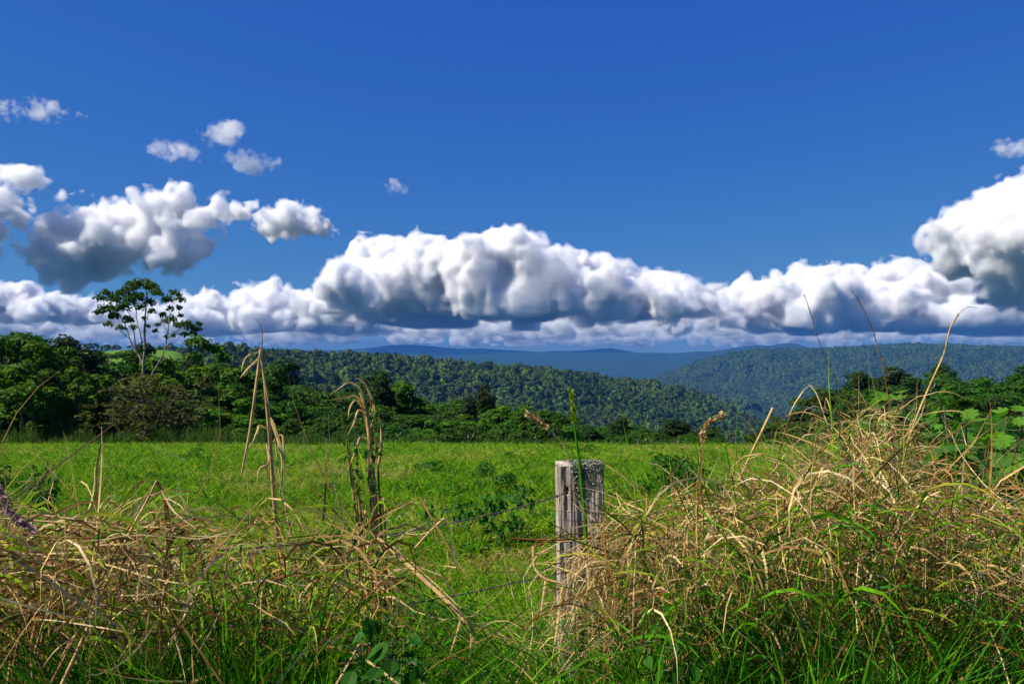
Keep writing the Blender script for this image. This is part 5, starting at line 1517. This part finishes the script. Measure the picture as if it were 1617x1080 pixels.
# ------------------------------------------------------------------ broad-leaved plants of the verge
M_castor = leaf_material("castor_leaf", (0.014, 0.070, 0.012), (0.055, 0.185, 0.018), hue_var=0.012, trans=0.45)
M_castor_young = leaf_material("castor_young_leaf", (0.060, 0.190, 0.015), (0.120, 0.290, 0.020), hue_var=0.01, trans=0.5)
M_stemgreen = plain_material("green_stem", (0.05, 0.07, 0.02), (0.12, 0.11, 0.05), 20.0, bump=0)


def lobed_leaf(name, lobes, deep, mat, cup=0.22, seed=0):
    """Palmate leaf of unit width, stalk end at the origin, tip along +Y, cupped and slightly crumpled."""
    rng = np.random.default_rng(seed)
    pts = [(0, 0)]
    n = lobes
    for i in range(n):
        a = math.radians(-115 + 230 * i / (n - 1))
        r = (0.42 + 0.58 * math.cos(a * 0.45) ** 2) * 0.62
        for da, k in ((-0.35, 0.80), (0.0, 1.0), (0.35, 0.80)):
            aa = a + da * math.radians(230 / (n - 1))
            pts.append((math.sin(aa) * r * k, 0.30 + math.cos(aa) * r * k))
        if i < n - 1:
            aa = a + math.radians(115 / (n - 1)); pts.append((math.sin(aa) * r * (1 - deep), 0.30 + math.cos(aa) * r * (1 - deep)))
    c = (0.0, 0.30)
    V = [(c[0], c[1], -0.02)] + [(x, y, cup * ((x * x) + (y - 0.3) ** 2) + rng.normal(scale=0.012) - 0.18 * max(0, y - 0.45)) for x, y in pts]
    k = len(pts)
    F = [(0, 1 + i, 1 + (i + 1) % k) for i in range(k)]
    return np_mesh(name, np.array(V), np.array(F)[:, ::-1], [mat], smooth=False)


def oval_leaf(name, mat, seed=0, teeth=4, width=0.55):
    rng = np.random.default_rng(seed)
    V = []; K = 6
    for i in range(K + 1):
        t = i / K
        w = width * 0.5 * math.sin(math.pi * min(1, t ** 0.8 + 0.02)) * (1 + (0.08 if i % 2 else -0.04))
        z = -0.20 * t * t + rng.normal(scale=0.008)
        V += [(-w, t, z + 0.35 * w * 0.6), (0, t, z), (w, t, z + 0.35 * w * 0.6)]
    F = []
    for i in range(K):
        for j in range(2):
            a = i * 3 + j
            F.append((a, a + 1, a + 4, a + 3))
    return np_mesh(name, np.array(V), np.array(F), [mat])


castor_leaves = [lobed_leaf('castor_leaf', 7, 0.45, M_castor, seed=s) for s in (1, 2, 3)] + [lobed_leaf('castor_leaf', 5, 0.35, M_castor, seed=4)]
young_leaves = [lobed_leaf('young_castor_leaf', 7, 0.5, M_castor_young, cup=0.5, seed=5)]
weed_leaves = [oval_leaf('weed_leaf', M_weedleaf, seed=s, width=w) for s, w in ((1, .55), (2, .62), (3, .5))]


def leafy_plant(name, label, cat, stems, n_leaf, leaf_len, meshes, seed, group=None, young=None, stem_px=5, start=0.15, drop=(0.1, 1.1), spread=0.5):
    """stems: lists of photo points from the ground up; leaves grow all along them, each a part of its own."""
    rng = np.random.default_rng(seed)
    root = link(name, None)
    org = np.array(at(*stems[0][0])); root.location = org
    tag(root, label, cat, group)
    paths = [solid_strand(s, stem_px) for s in stems]
    petioles = []
    k_total = 0
    lens = np.array([len(p[0]) for p in paths], float)
    for (P, R) in paths:
        k = max(2, int(n_leaf * len(P) / lens.sum()))
        for q in range(k):
            t = start + (1 - start) * (q + rng.random()) / k
            i = min(int(t * (len(P) - 1)), len(P) - 1)
            a = q * 2.4 + rng.normal(scale=0.5)
            out = np.array([math.cos(a), math.sin(a), rng.uniform(-0.1, 0.5)])
            L = leaf_len * rng.uniform(0.65, 1.25) * (0.75 + 0.25 * (1 - t))
            stalk = spread * L * rng.uniform(0.5, 1.6)
            p1 = P[i] + out * stalk
            petioles.append((np.stack([P[i], (P[i] + p1) / 2 + [0, 0, -0.05 * stalk], p1]), np.array([1.0, .8, .6]) * 0.0022))
            me = (young if (young and t > 0.93) else meshes)[rng.integers(len(young if (young and t > 0.93) else meshes))]
            o = bpy.data.objects.new('leaf', me); COL.objects.link(o); o.parent = root
            o.location = p1 - org
            tilt = rng.uniform(*drop)
            o.rotation_euler = Euler((-tilt + rng.normal(scale=0.15), rng.normal(scale=0.3), a - math.pi / 2 + rng.normal(scale=0.3)), 'XYZ')
            o.scale = (L, L, L)
            k_total += 1
    v, f = tubes(paths, 6)
    v2, f2 = tubes(petioles, 4)
    link('stems', np_mesh('stems', np.concatenate([v, v2]) - org, np.concatenate([f, f2 + len(v)]), [M_stemgreen], smooth=True), root)
    return root


def fan(base_px, base_row, d, tips):
    return [[(base_px + (t[0] - base_px) * 0.0, base_row, d), (base_px + (t[0] - base_px) * 0.35, base_row + (t[1] - base_row) * 0.4, d + t[2] * 0.4),
             (base_px + (t[0] - base_px) * 0.75, base_row + (t[1] - base_row) * 0.75, d + t[2] * 0.8), (t[0], t[1], d + t[2])] for t in tips]


leafy_plant('castor_shrub', 'big broad-leaved shrub with lobed leaves behind the straw at the frame edge', 'shrub',
            fan(1530, 960, 3.5, [(1425, 628, -.2), (1470, 665, 0), (1490, 640, .3), (1525, 650, -.3), (1560, 655, .3), (1590, 660, 0), (1620, 640, .4), (1660, 650, -.2), (1505, 700, -.5), (1560, 700, -.6),
                                 (1610, 690, -.5), (1650, 720, -.4), (1470, 720, -.4), (1700, 660, .2)]),
            300, 0.125, castor_leaves, 11, young=young_leaves, stem_px=5, start=0.35, drop=(0.2, 1.3), spread=0.8)
leafy_plant('young_castor_plant', 'slim young plant with one bright yellow-green rosette rising above the straw', 'shrub',
            fan(1440, 900, 3.4, [(1424, 615, 0), (1400, 650, -.1)]), 26, 0.12, castor_leaves, 12, young=young_leaves, stem_px=4, start=0.5, drop=(0.1, 1.0), spread=0.5)
leafy_plant('broadleaf_weed', 'nettle-like weed with pointed oval leaves low before the fallen stalk', 'weed',
            fan(620, 1180, 1.75, [(575, 965, 0), (620, 1010, -.1), (650, 1040, -.1), (560, 1030, -.15), (600, 1050, -.2), (640, 1000, .1), (670, 1075, -.2), (540, 1060, -.1)]), 90, 0.060, weed_leaves, 13, stem_px=4, start=0.3, spread=0.35)
leafy_plant('broadleaf_weed', 'leafy weed half hidden in the grass just past the post foot', 'weed',
            fan(1050, 1180, 1.9, [(1040, 950, 0), (1070, 985, -.1), (1020, 1010, 0), (1090, 1040, -.1), (1055, 1050, -.1)]), 55, 0.050, weed_leaves, 14, stem_px=3.5, start=0.3, spread=0.35)
leafy_plant('broadleaf_weed', 'small green weed peeping out of the dry grass below the straw clump', 'weed',
            fan(1370, 900, 2.6, [(1350, 770, 0), (1385, 790, 0), (1365, 810, -.1), (1340, 800, -.1)]), 40, 0.05, weed_leaves, 15, stem_px=3, start=0.2, spread=0.35)
leafy_plant('climbing_weed', 'light-green leafy weed climbing the upright dry grass bundle', 'weed',
            fan(575, 900, 2.65, [(600, 645, 0), (560, 660, -.05), (585, 690, -.1), (550, 690, 0)]), 46, 0.036, weed_leaves, 16, stem_px=2.5, start=0.45, spread=0.4)
leafy_plant('pasture_weed', 'dark leafy weed clump standing up in the pasture beside the frame edge', 'weed',
            fan(65, 800, 8.0, [(50, 730, 0), (75, 728, .1), (90, 745, -.1), (60, 750, -.2), (40, 745, .1), (80, 765, -.3)]), 80, 0.12, weed_leaves, 17, stem_px=2, start=0.1, spread=0.4)
